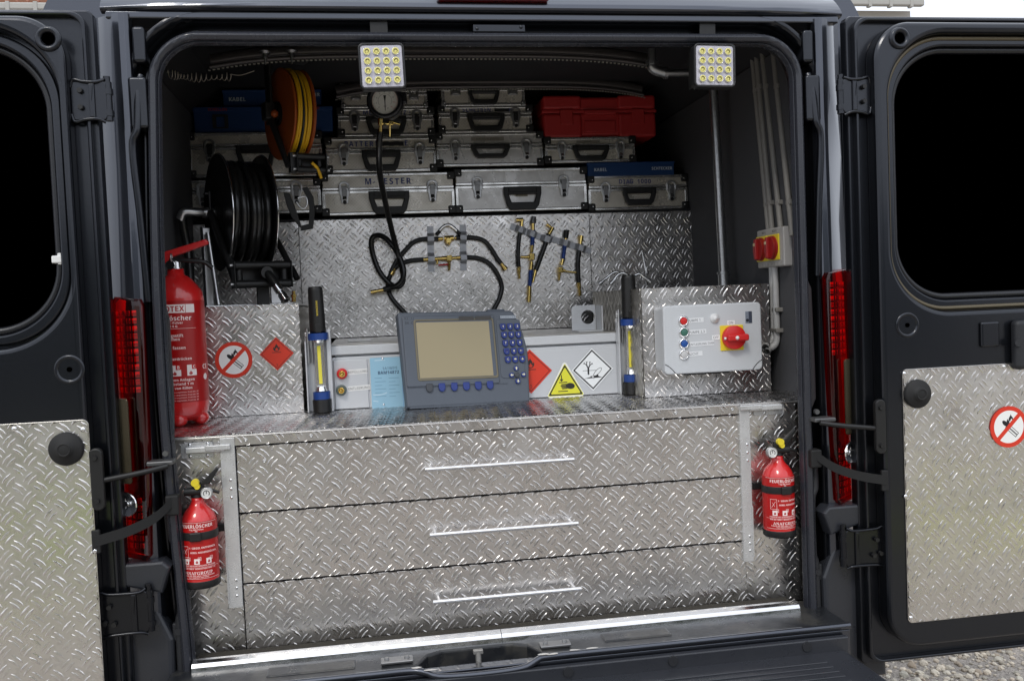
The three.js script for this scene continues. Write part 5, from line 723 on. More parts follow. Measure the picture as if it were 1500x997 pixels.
const conduitPts = [[[0.815, 2.085, -0.397], [0.815, 1.541, -0.318]], [[0.815, 2.077, -0.369], [0.815, 1.539, -0.296]], [[0.815, 2.066, -0.33], [0.815, 1.535, -0.242]], [[0.815, 2.048, -0.262], [0.815, 1.53, -0.178]]];
const conduitLabels = ['leftmost grey cable conduit running up the right wall', 'second grey conduit from the left on the right wall', 'third grey conduit from the left on the right wall', 'grey conduit on the right wall nearest the door seal'];
conduitPts.forEach(([a, b], i) => {
  const t = thing('cable_conduit', conduitLabels[i], 'conduit', b, 'conduits on the right wall');
  mesh('conduit_tube', [rod(a, b, 0.0075, 0.0075, 14)], M.pvc, t);
  for (const f of i ? [0.22, 0.83] : [0.24, 0.84]) { const p = a.map((v, k) => v + (b[k] - v) * f); mesh('pipe_clip', [bx(0.022, 0.013, 0.024, p[0] + 0.006, p[1], p[2], 0.003)], M.pvc, t); }
});
{
  const a = [0.815, 1.464, -0.306], c = [0.815, 1.332, -0.306], t = thing('cable_conduit', 'bundle of grey conduit bending from switch box to control box', 'conduit', c);
  const e0 = [0.79, 1.245, -0.27], off = [0, 0.018, -0.016];
  for (const k of [0, 1]) { const dz = k * 0.019; mesh('conduit_tube', [tube([[a[0], a[1], a[2] + dz], [c[0], c[1], c[2] + dz], [c[0], 1.285 - k * 0.01, c[2] + dz], [c[0] - 0.004, 1.255 - k * 0.012, c[2] + dz], [c[0] - 0.025, 1.24 - k * 0.012, c[2] + dz * 0.6 + 0.01], [0.765, 1.235 - k * 0.012, -0.255 + dz * 0.4]], 0.009, 60, 14)], std(C(0.42, 0.42, 0.42), 0.5), t); }
  mesh('pipe_clip', [bx(0.022, 0.012, 0.05, c[0] + 0.004, 1.335, c[2] + 0.012, 0.003), bx(0.022, 0.012, 0.05, c[0] + 0.002, 1.278, c[2] + 0.012, 0.003)], M.pvc, t);
}
{
  const y0 = 1.452, y1 = 1.558, z0 = -0.372, z1 = -0.205, x = 0.803, t = thing('switch_box', 'grey wall box with two red rotary switches on yellow', 'switch box', [0.81, 1.5, -0.29]);
  mesh('box', [b2(x, y0, z0, 0.833, y1, z1, 0.004)], std(C(0.4, 0.39, 0.38), 0.55), t);
  for (const [zc, nm] of [[-0.335, 'rear'], [-0.262, 'front']]) {
    const p = mesh('switch_plate', [b2(x - 0.004, 1.47, zc - 0.035, x, 1.54, zc + 0.035, 0.002)], M.yellow, t);
    mesh('red_knob', [cyl(0.031, 0.029, 0.012, [x - 0.01, 1.504, zc], 'x', 32), cyl(0.032, 0.032, 0.006, [x - 0.006, 1.504, zc], 'x', 32), b2(x - 0.026, 1.475, zc - 0.007, x - 0.014, 1.533, zc + 0.007, 0.004)], M.redDark, p);
    mesh('padlock_eye', [b2(x - 0.0275, 1.513, zc - 0.005, x - 0.0255, 1.521, zc + 0.005, 0.001)], std(C(0.6, 0.5, 0.3), 0.5), p);
  }
  const g = (yy) => { const pl = new THREE.PlaneGeometry(0.14, 0.011).rotateY(-Math.PI / 2).translate(x - 0.0006, yy, -0.289); return pl; };
  mesh('label', [g(1.549)], print(0.14, 0.011, 4000, (c, w, h) => { text(c, 'BOX L', w * 0.25, h / 2, h * 0.85, '#222', 'sans-serif', 'bold'); text(c, 'BOX R', w * 0.72, h / 2, h * 0.85, '#222', 'sans-serif', 'bold'); }, { bg: '#a8a6a2' }), t);
  mesh('label', [g(1.4605)], print(0.14, 0.011, 4000, (c, w, h) => text(c, '0  I  II   0  I  II', w * 0.5, h / 2, h * 0.8, '#222', 'monospace'), { bg: '#a8a6a2' }), t);
}
{
  // curly lead under the headliner
  const A = [-0.7786, 2.0091, -0.4], B = [-0.6194, 2.0017, -0.4], t = thing('coiled_wire', 'thin pale coiled wire stretched under the roof at top left', 'wire', A), pts = [], n = 330;
  for (let i = 0; i <= n; i++) { const f = i / n, a = f * 2 * Math.PI * 15 + 0.6 * Math.sin(f * 9), s = Math.pow(f, 0.8 + 0.5 * Math.sin(f * 3)); const r = 0.0085 + 0.003 * Math.sin(f * 14); pts.push([A[0] + (B[0] - A[0]) * s + 0.004 * Math.cos(a), A[1] + (B[1] - A[1]) * f - 0.006 * Math.sin(f * Math.PI) + r * Math.sin(a), A[2] + r * Math.cos(a)]); }
  pts.push([-0.5958, 2.0101, -0.42], [-0.5625, 2.0257, -0.44]);
  mesh('wire_lead', [tube(pts, 0.0011, 900, 5)], std(C(0.5, 0.45, 0.38), 0.4, 0.3), t);
}
// =====================================================================  pressure gauge and hoses
const Y = (p, r2) => p;
function fitting(a, b, segs) { // segments [t0, t1, radius, sides]
  return segs.map(([t0, t1, r, n]) => rod(a.map((v, i) => v + (b[i] - v) * t0), a.map((v, i) => v + (b[i] - v) * t1), r, r, n ?? 14));
}
{
  const c = [-0.2181, 1.9685, -0.55], t = thing('pressure_gauge', 'round white pressure gauge with black rubber guard and brass tee', 'gauge', c);
  const tilt = g => g.rotateX(0.0).rotateY(-0.18).translate(...c);
  mesh('rubber_guard', [tilt(lathe([[0, -0.035], [0.044, -0.034], [0.051, -0.028], [0.0525, 0.004], [0.049, 0.012], [0.041, 0.013], [0.038, 0.008], [0.036, 0.004]], 48).rotateX(Math.PI / 2)), tilt(bx(0.016, 0.03, 0.03, 0.052, 0.008, -0.012, 0.004)), tilt(cyl(0.014, 0.012, 0.02, [-0.004, -0.056, -0.012], 'y', 16))], M.rubber, t);
  mesh('dial', [tilt(new THREE.CircleGeometry(0.0385, 48).translate(0, 0, 0.0045))], print(0.077, 0.077, 3600, (x, w, h) => {
    const cx = w / 2, cy = h / 2; x.strokeStyle = '#555'; x.lineWidth = 2; for (let i = 0; i <= 40; i++) { const a = Math.PI * (0.75 + 1.5 * i / 40), r0 = w * 0.44, r1 = w * (i % 5 ? 0.41 : 0.38); x.strokeStyle = i > 30 ? '#b03020' : '#444'; x.beginPath(); x.moveTo(cx + Math.cos(a) * r0, cy + Math.sin(a) * r0); x.lineTo(cx + Math.cos(a) * r1, cy + Math.sin(a) * r1); x.stroke(); if (i % 5 === 0) text(x, String(i / 5 * 2), cx + Math.cos(a) * w * 0.32, cy + Math.sin(a) * w * 0.32, w * 0.075, i > 30 ? '#a03020' : '#333'); }
    x.strokeStyle = '#a8553f'; x.beginPath(); x.arc(cx, cy, w * 0.46, Math.PI * 0.75, Math.PI * 2.25); x.stroke(); x.strokeStyle = '#333'; x.beginPath(); x.arc(cx, cy, w * 0.25, Math.PI * 0.8, Math.PI * 2.2); x.stroke();
    x.fillStyle = '#111'; x.beginPath(); x.moveTo(cx - w * 0.012, cy + h * 0.36); x.lineTo(cx + w * 0.012, cy + h * 0.36); x.lineTo(cx + w * 0.018, cy); x.lineTo(cx + w * 0.05, cy - h * 0.2); x.lineTo(cx - w * 0.05, cy - h * 0.2); x.lineTo(cx - w * 0.018, cy); x.closePath(); x.fill(); text(x, 'bar', cx, cy + h * 0.2, w * 0.07, '#222'); text(x, 'psi', cx + w * 0.1, cy + h * 0.27, w * 0.05, '#222');
  }, { bg: '#d9d8d2' }), t);
  const a = [-0.2313, 1.9313, -0.555], b = [-0.2353, 1.8843, -0.56];
  mesh('brass_tee', [...fitting(a, b, [[0, 0.2, 0.005], [0.15, 0.6, 0.0085, 6], [0.6, 1.0, 0.0055]]), rod([-0.2286, 1.9063, -0.555], [-0.2038, 1.9051, -0.55], 0.0045), rod([-0.2055, 1.9109, -0.55], [-0.1791, 1.9019, -0.545], 0.0042, 0.003), rod([-0.2074, 1.9109, -0.55], [-0.2094, 1.8687, -0.55], 0.0042, 0.003), bx(0.012, 0.013, 0.012, ...[-0.2037, 1.907, -0.55], 0.002)], M.brass, t);
  // its hose hangs down, loops once in front of the back wall and ends in a brass tip
  mesh('hose', [tube([b, [-0.2409, 1.8437, -0.57], [-0.241, 1.7832, -0.62], [-0.2283, 1.7155, -0.72], [-0.2105, 1.6416, -0.82], [-0.1926, 1.57, -0.88], [-0.1774, 1.5047, -0.9], [-0.177, 1.4672, -0.9], [-0.1929, 1.4503, -0.905], [-0.2162, 1.4604, -0.92], [-0.2493, 1.5016, -0.925], [-0.2685, 1.5598, -0.925], [-0.2709, 1.6036, -0.92], [-0.2571, 1.6182, -0.915], [-0.2313, 1.6123, -0.905], [-0.2046, 1.5823, -0.895], [-0.1827, 1.5418, -0.89], [-0.1737, 1.504, -0.885], [-0.1772, 1.4756, -0.885], [-0.1932, 1.4566, -0.89], [-0.2173, 1.4489, -0.9], [-0.2393, 1.4433, -0.905]], 0.0088, 220, 12)], M.hose, t);
  mesh('hose_tip', [...fitting([-0.2371, 1.4432, -0.905], [-0.2811, 1.4361, -0.905], [[0, 0.45, 0.007, 6], [0.45, 0.6, 0.0055], [0.6, 1, 0.0075, 6]])], M.brass, t);
}
const ZB = -0.938;
{
  const t = thing('test_hose', 'black hose with brass shut-off taped highest on the back wall', 'hose', [-0.0237, 1.6018, -0.938]);
  const L = fittingHose => fittingHose;
  mesh('hose', [tube([[-0.214, 1.4964, -0.938], [-0.1922, 1.5357, -0.938], [-0.1617, 1.5704, -0.938], [-0.1316, 1.5962, -0.938], [-0.0977, 1.6041, -0.938], [-0.0529, 1.6027, -0.938]], 0.0078, 70, 12), tube([[0.0058, 1.6054, -0.938], [0.0602, 1.6038, -0.938], [0.0962, 1.5937, -0.938], [0.118, 1.5704, -0.938], [0.1394, 1.5335, -0.938], [0.1524, 1.5149, -0.938]], 0.0078, 70, 12)], M.hose, t);
  mesh('valve_body', [...fitting([-0.0619, 1.603, -0.938], [0.0262, 1.6048, -0.938], [[0, 0.28, 0.006], [0.08, 0.25, 0.0072, 6], [0.32, 0.68, 0.0105, 6], [0.72, 1, 0.006], [0.75, 0.92, 0.0072, 6]]), cyl(0.012, 0.008, 0.014, [-0.0206, 1.5963, -0.925], 'z', 16), rod([-0.0183, 1.592, -0.928], [-0.0188, 1.5808, -0.928], 0.005, 0.003)], M.brass, t);
  mesh('end_fitting', fitting([-0.2, 1.5115, -0.938], [-0.212, 1.4919, -0.938], [[0, 0.5, 0.006], [0.5, 1, 0.0095, 6]]), M.brass, t);
  mesh('end_fitting', [...fitting([0.1503, 1.5195, -0.938], [0.1676, 1.494, -0.938], [[0, 0.6, 0.0065], [0.6, 1, 0.01, 6]])], M.brass, t);
}
{
  const t = thing('test_hose', 'black hose with brass tee and red lever taped below the other', 'hose', [-0.0265, 1.5391, -0.938]);
  mesh('hose', [tube([[-0.1051, 1.5373, -0.94], [-0.1499, 1.5344, -0.94], [-0.1861, 1.5222, -0.94], [-0.2117, 1.4964, -0.94], [-0.2247, 1.4567, -0.94], [-0.2155, 1.4184, -0.935], [-0.1843, 1.3769, -0.93], [-0.1589, 1.349, -0.93]], 0.0078, 90, 12), tube([[0.0303, 1.5395, -0.94], [0.0757, 1.5357, -0.94], [0.1137, 1.5163, -0.94], [0.1397, 1.4791, -0.94], [0.1517, 1.4378, -0.94], [0.1405, 1.3973, -0.938], [0.1178, 1.3595, -0.935]], 0.0078, 90, 12)], M.hose, t);
  mesh('brass_tee', [...fitting([-0.1051, 1.5373, -0.94], [0.0235, 1.5398, -0.94], [[0, 0.16, 0.0072, 6], [0.16, 0.3, 0.005], [0.3, 0.48, 0.0075, 6], [0.48, 0.72, 0.009, 6], [0.72, 0.85, 0.0055], [0.85, 1, 0.0072, 6]]), rod([-0.0201, 1.5343, -0.936], [-0.0217, 1.4984, -0.936], 0.0055, 0.004), bx(0.018, 0.018, 0.016, ...[-0.0199, 1.5387, -0.936], 0.002), rod([-0.0589, 1.533, -0.93], [-0.0618, 1.5197, -0.93], 0.004)], M.brass, t);
  mesh('lever', [rod([-0.0578, 1.5171, -0.925], [-0.0263, 1.5182, -0.925], 0.003)], M.redLever, t);
}
{
  const t = thing('metal_pipe_piece', 'short bent steel pipe with black ends above the taped hoses', 'pipe piece', [-0.0177, 1.6353, -0.938]);
  mesh('pipe_tube', [tube([[-0.0543, 1.6229, -0.938], [-0.0378, 1.6403, -0.938], [-0.0262, 1.6467, -0.938], [-0.0127, 1.6463, -0.938], [0.0004, 1.637, -0.938], [0.0155, 1.6209, -0.938]], 0.0056, 40, 10)], M.chrome, t);
  mesh('end_nut', [rod([-0.0591, 1.6163, -0.938], [-0.0472, 1.6294, -0.938], 0.006), rod([0.0091, 1.6278, -0.938], [0.0199, 1.6162, -0.938], 0.006)], M.black, t);
}
// adaptors in a row
function adaptor(name, label, base, parts) { const t = thing(name, label, 'adaptor hose', base, 'adaptor hoses taped to the back wall'); parts.forEach(([n, g, m]) => mesh(n, g, m, t)); }
adaptor('adaptor_hose', 'first adaptor hose from left, with brass elbow on top', [0.2136, 1.5379, -0.94], [['brass_elbow', [rod([0.2091, 1.6583, -0.938], [0.2322, 1.6576, -0.938], 0.0068), rod([0.23, 1.66, -0.938], [0.2264, 1.6306, -0.938], 0.0055, 0.0062)], M.brass], ['hose', [tube([[0.2241, 1.6306, -0.938], [0.2152, 1.5832, -0.938], [0.211, 1.5379, -0.938], [0.2118, 1.5015, -0.938]], 0.0068, 40, 12)], M.hose], ['brass_tip', fitting([0.212, 1.506, -0.938], [0.2125, 1.4628, -0.938], [[0, 0.5, 0.006], [0.4, 1, 0.0042]]), M.brass]]);
adaptor('adaptor_hose', 'long blue adaptor with brass tee and grey quick coupling', [0.2549, 1.5252, -0.94], [['quick_coupling', [rod([0.2697, 1.668, -0.938], [0.2667, 1.6522, -0.938], 0.0085), rod([0.2669, 1.6567, -0.938], [0.2664, 1.6454, -0.938], 0.0105)], std(C(0.18), 0.4, 0.6)], ['brass_stem', [rod([0.2664, 1.6454, -0.938], [0.2655, 1.6226, -0.938], 0.006), rod([0.2611, 1.5727, -0.938], [0.2577, 1.5478, -0.938], 0.0062, 0.005)], M.brass], ['blue_hose', [rod([0.2655, 1.6226, -0.938], [0.2611, 1.5727, -0.938], 0.0066)], M.blueHose], ['blue_hose', [rod([0.2531, 1.4909, -0.938], [0.2462, 1.4364, -0.938], 0.0066)], M.blueHose], ['brass_tee', [bx(0.019, 0.024, 0.016, ...[0.2568, 1.534, -0.936], 0.003), rod([0.2549, 1.5342, -0.938], [0.2201, 1.5353, -0.938], 0.0055, 0.0035), rod([0.2565, 1.5182, -0.938], [0.2531, 1.4909, -0.938], 0.0062)], M.brass], ['brass_tip', [rod([0.2463, 1.4387, -0.938], [0.2417, 1.384, -0.938], 0.0065, 0.0072)], M.brass]]);
adaptor('adaptor_hose', 'slanting black adaptor hose third from the left', [0.2949, 1.5352, -0.94], [['brass_top', [rod([0.3333, 1.6298, -0.938], [0.3159, 1.6029, -0.938], 0.0066, 0.0055), rod([0.3124, 1.6416, -0.936], [0.3282, 1.6298, -0.936], 0.005, 0.003)], M.brass], ['hose', [tube([[0.3184, 1.6074, -0.938], [0.3002, 1.5623, -0.938], [0.2822, 1.5196, -0.938], [0.2692, 1.4881, -0.938]], 0.0082, 40, 12)], M.hose], ['brass_tip', fitting([0.2693, 1.4903, -0.938], [0.2584, 1.4496, -0.938], [[0, 0.5, 0.006], [0.4, 1, 0.004]]), M.brass]]);
adaptor('adaptor_hose', 'short blue adaptor with black cap and thin side pipe', [0.365, 1.5329, -0.94], [['cap', [rod([0.3798, 1.6194, -0.938], [0.3763, 1.592, -0.938], 0.0095, 0.0085)], M.black], ['brass_stem', [rod([0.3763, 1.592, -0.938], [0.3733, 1.5761, -0.938], 0.0058), rod([0.3642, 1.5237, -0.938], [0.3587, 1.5032, -0.938], 0.0062)], M.brass], ['blue_hose', [rod([0.3733, 1.5761, -0.938], [0.3642, 1.5237, -0.938], 0.0064)], M.blueHose], ['brass_tee', [bx(0.017, 0.02, 0.015, ...[0.3529, 1.4873, -0.936], 0.003), rod([0.3556, 1.485, -0.938], [0.3697, 1.4845, -0.938], 0.005), rod([0.3696, 1.4822, -0.938], [0.4094, 1.4762, -0.938], 0.0028), rod([0.3506, 1.476, -0.938], [0.3472, 1.4509, -0.938], 0.0048, 0.003)], M.brass]]);
adaptor('adaptor_hose', 'rightmost black adaptor hose with brass ends', [0.4206, 1.5081, -0.94], [['brass_top', [rod([0.4308, 1.5995, -0.938], [0.4277, 1.5813, -0.938], 0.0078), rod([0.4277, 1.5813, -0.938], [0.4246, 1.563, -0.938], 0.006)], M.brass], ['hose', [tube([[0.4247, 1.5653, -0.938], [0.4159, 1.5196, -0.938], [0.4141, 1.4737, -0.938], [0.4151, 1.4414, -0.938]], 0.0078, 40, 12)], M.hose], ['brass_tip', fitting([0.4153, 1.446, -0.938], [0.4181, 1.3975, -0.938], [[0, 0.5, 0.0062], [0.4, 1, 0.0045]]), M.brass]]);
// tape: long strips lie on the plate, with raised bridges where they hold a hose
function tape(label, a, b, hw, bridges) {
  const t = thing('tape_strip', label, 'tape', a, 'grey tape on the back wall'), pos = [], n = 60, A = V(...a), B = V(...b), dir = B.clone().sub(A), len = dir.length(), side = V(-dir.y, dir.x, 0).normalize().multiplyScalar(hw);
  const P3 = f => { let h = 0.003; for (const [c, r] of bridges) { const d = Math.abs(f * len - c * len); if (d < r * 2.2) h = Math.max(h, 0.003 + r * 2.0 * Math.sqrt(Math.min(1, (2.2 * r - d) / (1.3 * r)))); } const p = A.clone().lerp(B, f); p.z = -0.949 + h; return p; };
  for (let i = 0; i < n; i++) { const p = P3(i / n), q = P3((i + 1) / n); const v = (c, s) => { const w = c.clone().addScaledVector(side, s); return [w.x, w.y, w.z]; }; pos.push(...v(p, -1), ...v(q, -1), ...v(q, 1), ...v(p, -1), ...v(q, 1), ...v(p, 1)); }
  const g = new THREE.BufferGeometry(); g.setAttribute('position', new THREE.Float32BufferAttribute(pos, 3)); g.computeVertexNormals(); mesh('tape_band', [planarUV(g)], M.tape, t);
}
M.tape.side = THREE.DoubleSide;
tape('left upright grey tape strip across the two black hoses', [-0.0774, 1.6465, -0.945], [-0.0797, 1.4963, -0.945], 0.0105, [[0.28, 0.0085], [0.72, 0.0085]]);
tape('right upright grey tape strip across the two black hoses', [0.0311, 1.648, -0.945], [0.0267, 1.497, -0.945], 0.0105, [[0.28, 0.0085], [0.72, 0.0085]]);
tape('grey tape strip over the three left adaptors', [0.191, 1.639, -0.945], [0.3283, 1.5848, -0.945], 0.0105, [[0.24, 0.0075], [0.52, 0.0075], [0.88, 0.009]]);
tape('grey tape strip over the two right adaptors', [0.324, 1.5941, -0.945], [0.4636, 1.5461, -0.945], 0.0105, [[0.36, 0.0075], [0.74, 0.0085]]);
// bent brake pipes and a screwdriver-like probe lying on the stand
{
  const mk = (label, pts, nut) => { const t = thing('brake_pipe', label, 'pipe piece', pts[0], 'bent pipes on the plate stand'); mesh('pipe_tube', [tube(pts, 0.0042, 40, 10)], M.chrome, t); mesh('end_nut', [rod(nut[0], nut[1], 0.0068), rod(nut[1], nut[2], 0.005)], M.steel, t); };
  mk('left bent steel pipe lying on the stand left of the stick lamp', [[0.4484, 1.4414, -0.74], [0.4759, 1.4621, -0.74], [0.4918, 1.468, -0.74], [0.5072, 1.4609, -0.74], [0.52, 1.4431, -0.74]], [[0.4324, 1.4312, -0.74], [0.4415, 1.4374, -0.74], [0.4553, 1.4477, -0.74]]);
  mk('bent steel pipe tucked close behind the stick lamp', [[0.463, 1.4392, -0.68], [0.4813, 1.4576, -0.68], [0.499, 1.4612, -0.68], [0.5162, 1.4521, -0.68]], [[0.4539, 1.4289, -0.68], [0.4607, 1.435, -0.68], [0.472, 1.4452, -0.68]]);
  mk('right bent steel pipe lying on the stand right of the lamp', [[0.5098, 1.4517, -0.6], [0.525, 1.4553, -0.6], [0.5396, 1.4444, -0.6], [0.5543, 1.4335, -0.6]], [[0.5584, 1.4292, -0.6], [0.548, 1.4379, -0.6], [0.5417, 1.4422, -0.6]]);
  const t = thing('steel_probe', 'thin upright steel probe with pointed tip on the stand', 'probe', [0.5514, 1.4195, -0.62]);
  mesh('blade', [rod([0.5509, 1.4655, -0.62], [0.5422, 1.522, -0.62], 0.0055, 0.002), rod([0.5528, 1.4571, -0.62], [0.5534, 1.4737, -0.62], 0.0065, 0.0065, 6)], M.steel, t);
  mesh('shaft', [rod([0.5514, 1.4195, -0.62], [0.5509, 1.4634, -0.62], 0.005)], M.steelDark, t);
}

// =====================================================================  metal cases, boxes
const ZC = -0.955;
const latchOutline = (() => { const s = new THREE.Shape(); s.moveTo(-0.011, -0.034); s.lineTo(0.011, -0.034); s.lineTo(0.013, -0.012); s.lineTo(0.0185, 0.0); s.lineTo(0.0185, 0.024); s.quadraticCurveTo(0.014, 0.036, 0, 0.037); s.quadraticCurveTo(-0.014, 0.036, -0.0185, 0.024); s.lineTo(-0.0185, 0.0); s.lineTo(-0.013, -0.012); s.closePath(); s.holes.push(new THREE.Path().absellipse(0, 0.016, 0.0105, 0.014, 0, Math.PI * 2, true)); return s; })();
const latchG = join([ext(latchOutline, 0.005, 0, 0.0015), b2(-0.017, 0.004, 0.004, -0.013, 0.024, 0.0085, 0.0015), b2(0.013, 0.004, 0.004, 0.017, 0.024, 0.0085, 0.0015)]);
const latchTongue = join([b2(-0.0085, -0.012, 0.001, 0.0085, 0.022, 0.006, 0.002), cyl(0.004, 0.004, 0.004, [0, 0.012, 0.007], 'z', 12)]);
const latchPull = bx(0.0135, 0.0145, 0.003, 0, 0, 0, 0.001).rotateX(-0.62).translate(0, -0.018, 0.0085), latchKnob = cyl(0.0062, 0.0062, 0.008, [0, -0.031, 0.005], 'z', 14);
const latchSq = join([ext((() => { const s = rrect(-0.016, -0.018, 0.016, 0.018, 0.003); s.holes.push(rrect(-0.009, -0.004, 0.009, 0.012, 0.002, THREE.Path)); return s; })(), 0.005, 0, 0.0015), b2(-0.011, -0.014, 0.004, 0.011, -0.002, 0.008, 0.0015)]);
function handleGeo(w, h) { const o = poly([[-w / 2, h / 2], [w / 2, h / 2], [w / 2, h * 0.2], [w * 0.42, -h * 0.32], [w * 0.33, -h / 2], [-w * 0.33, -h / 2], [-w * 0.42, -h * 0.32], [-w / 2, h * 0.2]]); o.holes.push(poly([[-w * 0.37, h * 0.17], [-w * 0.3, -h * 0.17], [w * 0.3, -h * 0.17], [w * 0.37, h * 0.17]], THREE.Path)); return [ext(o, 0.012, 0.003, 0.003), b2(-w * 0.38, h * 0.26, 0, w * 0.38, h * 0.5, 0.018, 0.003)]; }
function metalCase(label, r, o = {}) {
  const [x0, y0, x1, y1] = r, z = (o.z ?? ZC), w = x1 - x0, h = y1 - y0, dp = 0.3, cx = (x0 + x1) / 2, t = thing('metal_case', label, 'metal case', [cx, y0, z - dp / 2], 'aluminium cases stacked on the shelf');
  const lf = o.lid ?? 0.4, yl = y1 - h * lf, mt = o.mat ?? M.caseAlu;
  mesh('case_body', [b2(x0 + 0.003, y0 + 0.003, z - dp, x1 - 0.003, yl, z - 0.003, 0.003)], mt, t);
  mesh('case_lid', [b2(x0 + 0.003, yl + 0.001, z - dp, x1 - 0.003, y1 - 0.002, z - 0.003, 0.003)], mt, t);
  const e = 0.011; mesh('rail', [b2(x0 + 0.002, yl - 0.011, z - 0.006, x1 - 0.002, yl - 0.001, z - 0.0002, 0.0015), b2(x0 + 0.002, yl + 0.0006, z - 0.006, x1 - 0.002, yl + 0.009, z + 0.0004, 0.0015), b2(x0, y0, z - dp, x1, y0 + e, z, 0.003), b2(x0 + (o.inset ?? 0), y1 - e, z - dp, x1 - (o.inset ?? 0), y1, z, 0.003), b2(x0, y0 + 0.002, z - 0.02, x0 + e, yl - 0.002, z - 0.0006, 0.002), b2(x1 - e, y0 + 0.002, z - 0.02, x1, yl - 0.002, z - 0.0006, 0.002)], M.caseRail, t);
  const cs = o.corner ?? 0.026;
  if (cs) for (const [x, y, sx, sy] of [[x0, y0, 1, 1], [x1, y0, -1, 1], [x0, y1, 1, -1], [x1, y1, -1, -1]]) { const c = mesh('corner', [bx(cs, cs, 0.03, x + sx * (cs / 2 - 0.003), y + sy * (cs / 2 - 0.0015), z - 0.0105, 0.004)], o.cornerMat ?? M.black, t); mesh('rivet', [rivet(x + sx * cs * 0.55, y + sy * cs * 0.55, z + 0.0045, 0.0026)], M.chrome, c); }
  const ly = yl - (o.ly ?? 0.012);
  for (const f of o.latches ?? [0.19, 0.81]) { const lx = x0 + w * f; if (o.square) { mesh('latch', [latchSq.clone().translate(lx, ly + 0.004, z)], M.steelDark, t); continue; } const L = mesh('latch', [latchG.clone().scale(o.ls ?? 1, o.ls ?? 1, 1).translate(lx, ly, z)], o.dim ? M.steelDark : M.steel, t); mesh('tongue', [latchTongue.clone().scale(o.ls ?? 1, o.ls ?? 1, 1).translate(lx, ly, z)], o.dim ? M.black : M.steelDark, L); mesh('pull', [latchPull.clone().scale(o.ls ?? 1, o.ls ?? 1, 1).translate(lx, ly, z)], M.chrome, L); mesh('knob', [latchKnob.clone().scale(o.ls ?? 1, o.ls ?? 1, 1).translate(lx, ly, z)], M.black, L); }
  if (o.handle !== false) { const hw = o.hw ?? 0.132, hh = o.hh ?? 0.078, hx = x0 + w * (o.hf ?? 0.5); mesh('handle', handleGeo(hw, hh).map(g => g.translate(hx, yl - hh * 0.5 + (o.hy ?? 0.002), z)), M.black, t); }
  mesh('rivet', [rivet(cx, y0 + 0.006, z + 0.0005, 0.0025)], M.steelDark, t); mesh('rivet', [rivet(cx + 0.002, y1 - 0.006, z + 0.0005, 0.0025)], M.steelDark, t);
  if (o.text) { const [s, tx, tw, th, ty] = o.text; sticker('marker_writing', t, tw, th, x0 + w * tx, ty ?? (yl + y1) / 2, z + 0.0006 - 0.0025, print(tw, th, 2600, (c, W2, H2) => { c.save(); let X = 0; const n = s.length; for (let i = 0; i < n; i++) { const ch = s[i], px = W2 * (i + 0.5) / n; if (ch === '#') { c.fillStyle = '#0b0b0e'; c.fillRect(W2 * i / n - 1, H2 * (0.2 + 0.06 * (i % 2)), W2 / n + 2, H2 * 0.62); } else text(c, ch, px, H2 * (0.52 + 0.03 * ((i * 7) % 3 - 1)), Math.min(H2 * 0.98, W2 / n * 1.6), o.ink ?? '#102a78', 'sans-serif', 'bold'); } c.restore(); }, { clear: true }), null, (o.rot ?? 0)); }
  if (o.plate) { const [s, tx, tw, th, dyy] = o.plate; sticker('name_strip', t, tw, th, x0 + w * tx, (yl + y1) / 2 + (dyy ?? 0), z - 0.0016, print(tw, th, 3600, (c, W2, H2) => text(c, s, W2 / 2, H2 / 2, H2 * 0.62, '#35322e'), { bg: '#8d887e' })); }
  return t;
}
metalCase('lower left case, mostly behind the black hose reel', [-0.8532, 1.7004, -0.4254, 1.8133], { lid: 0.3, latches: [0.14, 0.82], handle: false, dim: false });
metalCase('upper left case with round rim behind the reels', [-0.8315, 1.8196, -0.4144, 1.9626], { lid: 0.32, latches: [0.16, 0.85], hf: 0.5, dim: true, hw: 0.12 });
metalCase('case marked M-TESTER at the bottom of the middle stack', [-0.4228, 1.6891, 0.0094, 1.8246], { lid: 0.4, text: ['M-TESTER', 0.5, 0.15, 0.028], latches: [0.168, 0.83], ly: 0.008, hh: 0.075, hy: -0.006 });
metalCase('brightest and widest case with name plate inside its handle', [0.0123, 1.6889, 0.46, 1.8321], { mat: M.caseBright, lid: 0.38, latches: [0.165, 0.82], ly: 0.008, hh: 0.078, hw: 0.128, hy: -0.008 });
metalCase('case marked DIAG 1000 at lower right of the shelf', [0.4644, 1.6832, 0.8172, 1.8015], { lid: 0.37, text: ['DIAG 1000', 0.47, 0.115, 0.021], latches: [0.17, 0.83], ls: 0.95, hh: 0.06, hw: 0.118, hy: 0 });
metalCase('case marked BATTERI with blacked-out word on the M-TESTER case', [-0.4057, 1.8273, -0.0458, 1.9423], { lid: 0.38, text: ['BATTERI#####E', 0.46, 0.21, 0.023], latches: [0.165, 0.85], hh: 0.068, hw: 0.126, hy: -0.002 });
metalCase('clean case with printed strip and dark latches in the middle', [-0.0452, 1.8405, 0.3144, 1.9531], { lid: 0.4, mat: M.caseBright, plate: ['ELEKTRISCHE BÜRSTEN', 0.48, 0.11, 0.012, 0.0], latches: [0.175, 0.84], ls: 0.95, hh: 0.046, hw: 0.13, hy: 0.003 });
metalCase('narrow case under the red plastic case', [0.3193, 1.8461, 0.6349, 1.9333], { lid: 0.38, plate: ['DRUCKEN', 0.48, 0.08, 0.01, 0.001], latches: [0.185, 0.83], ls: 0.86, hh: 0.052, hw: 0.125, hy: 0.003 });
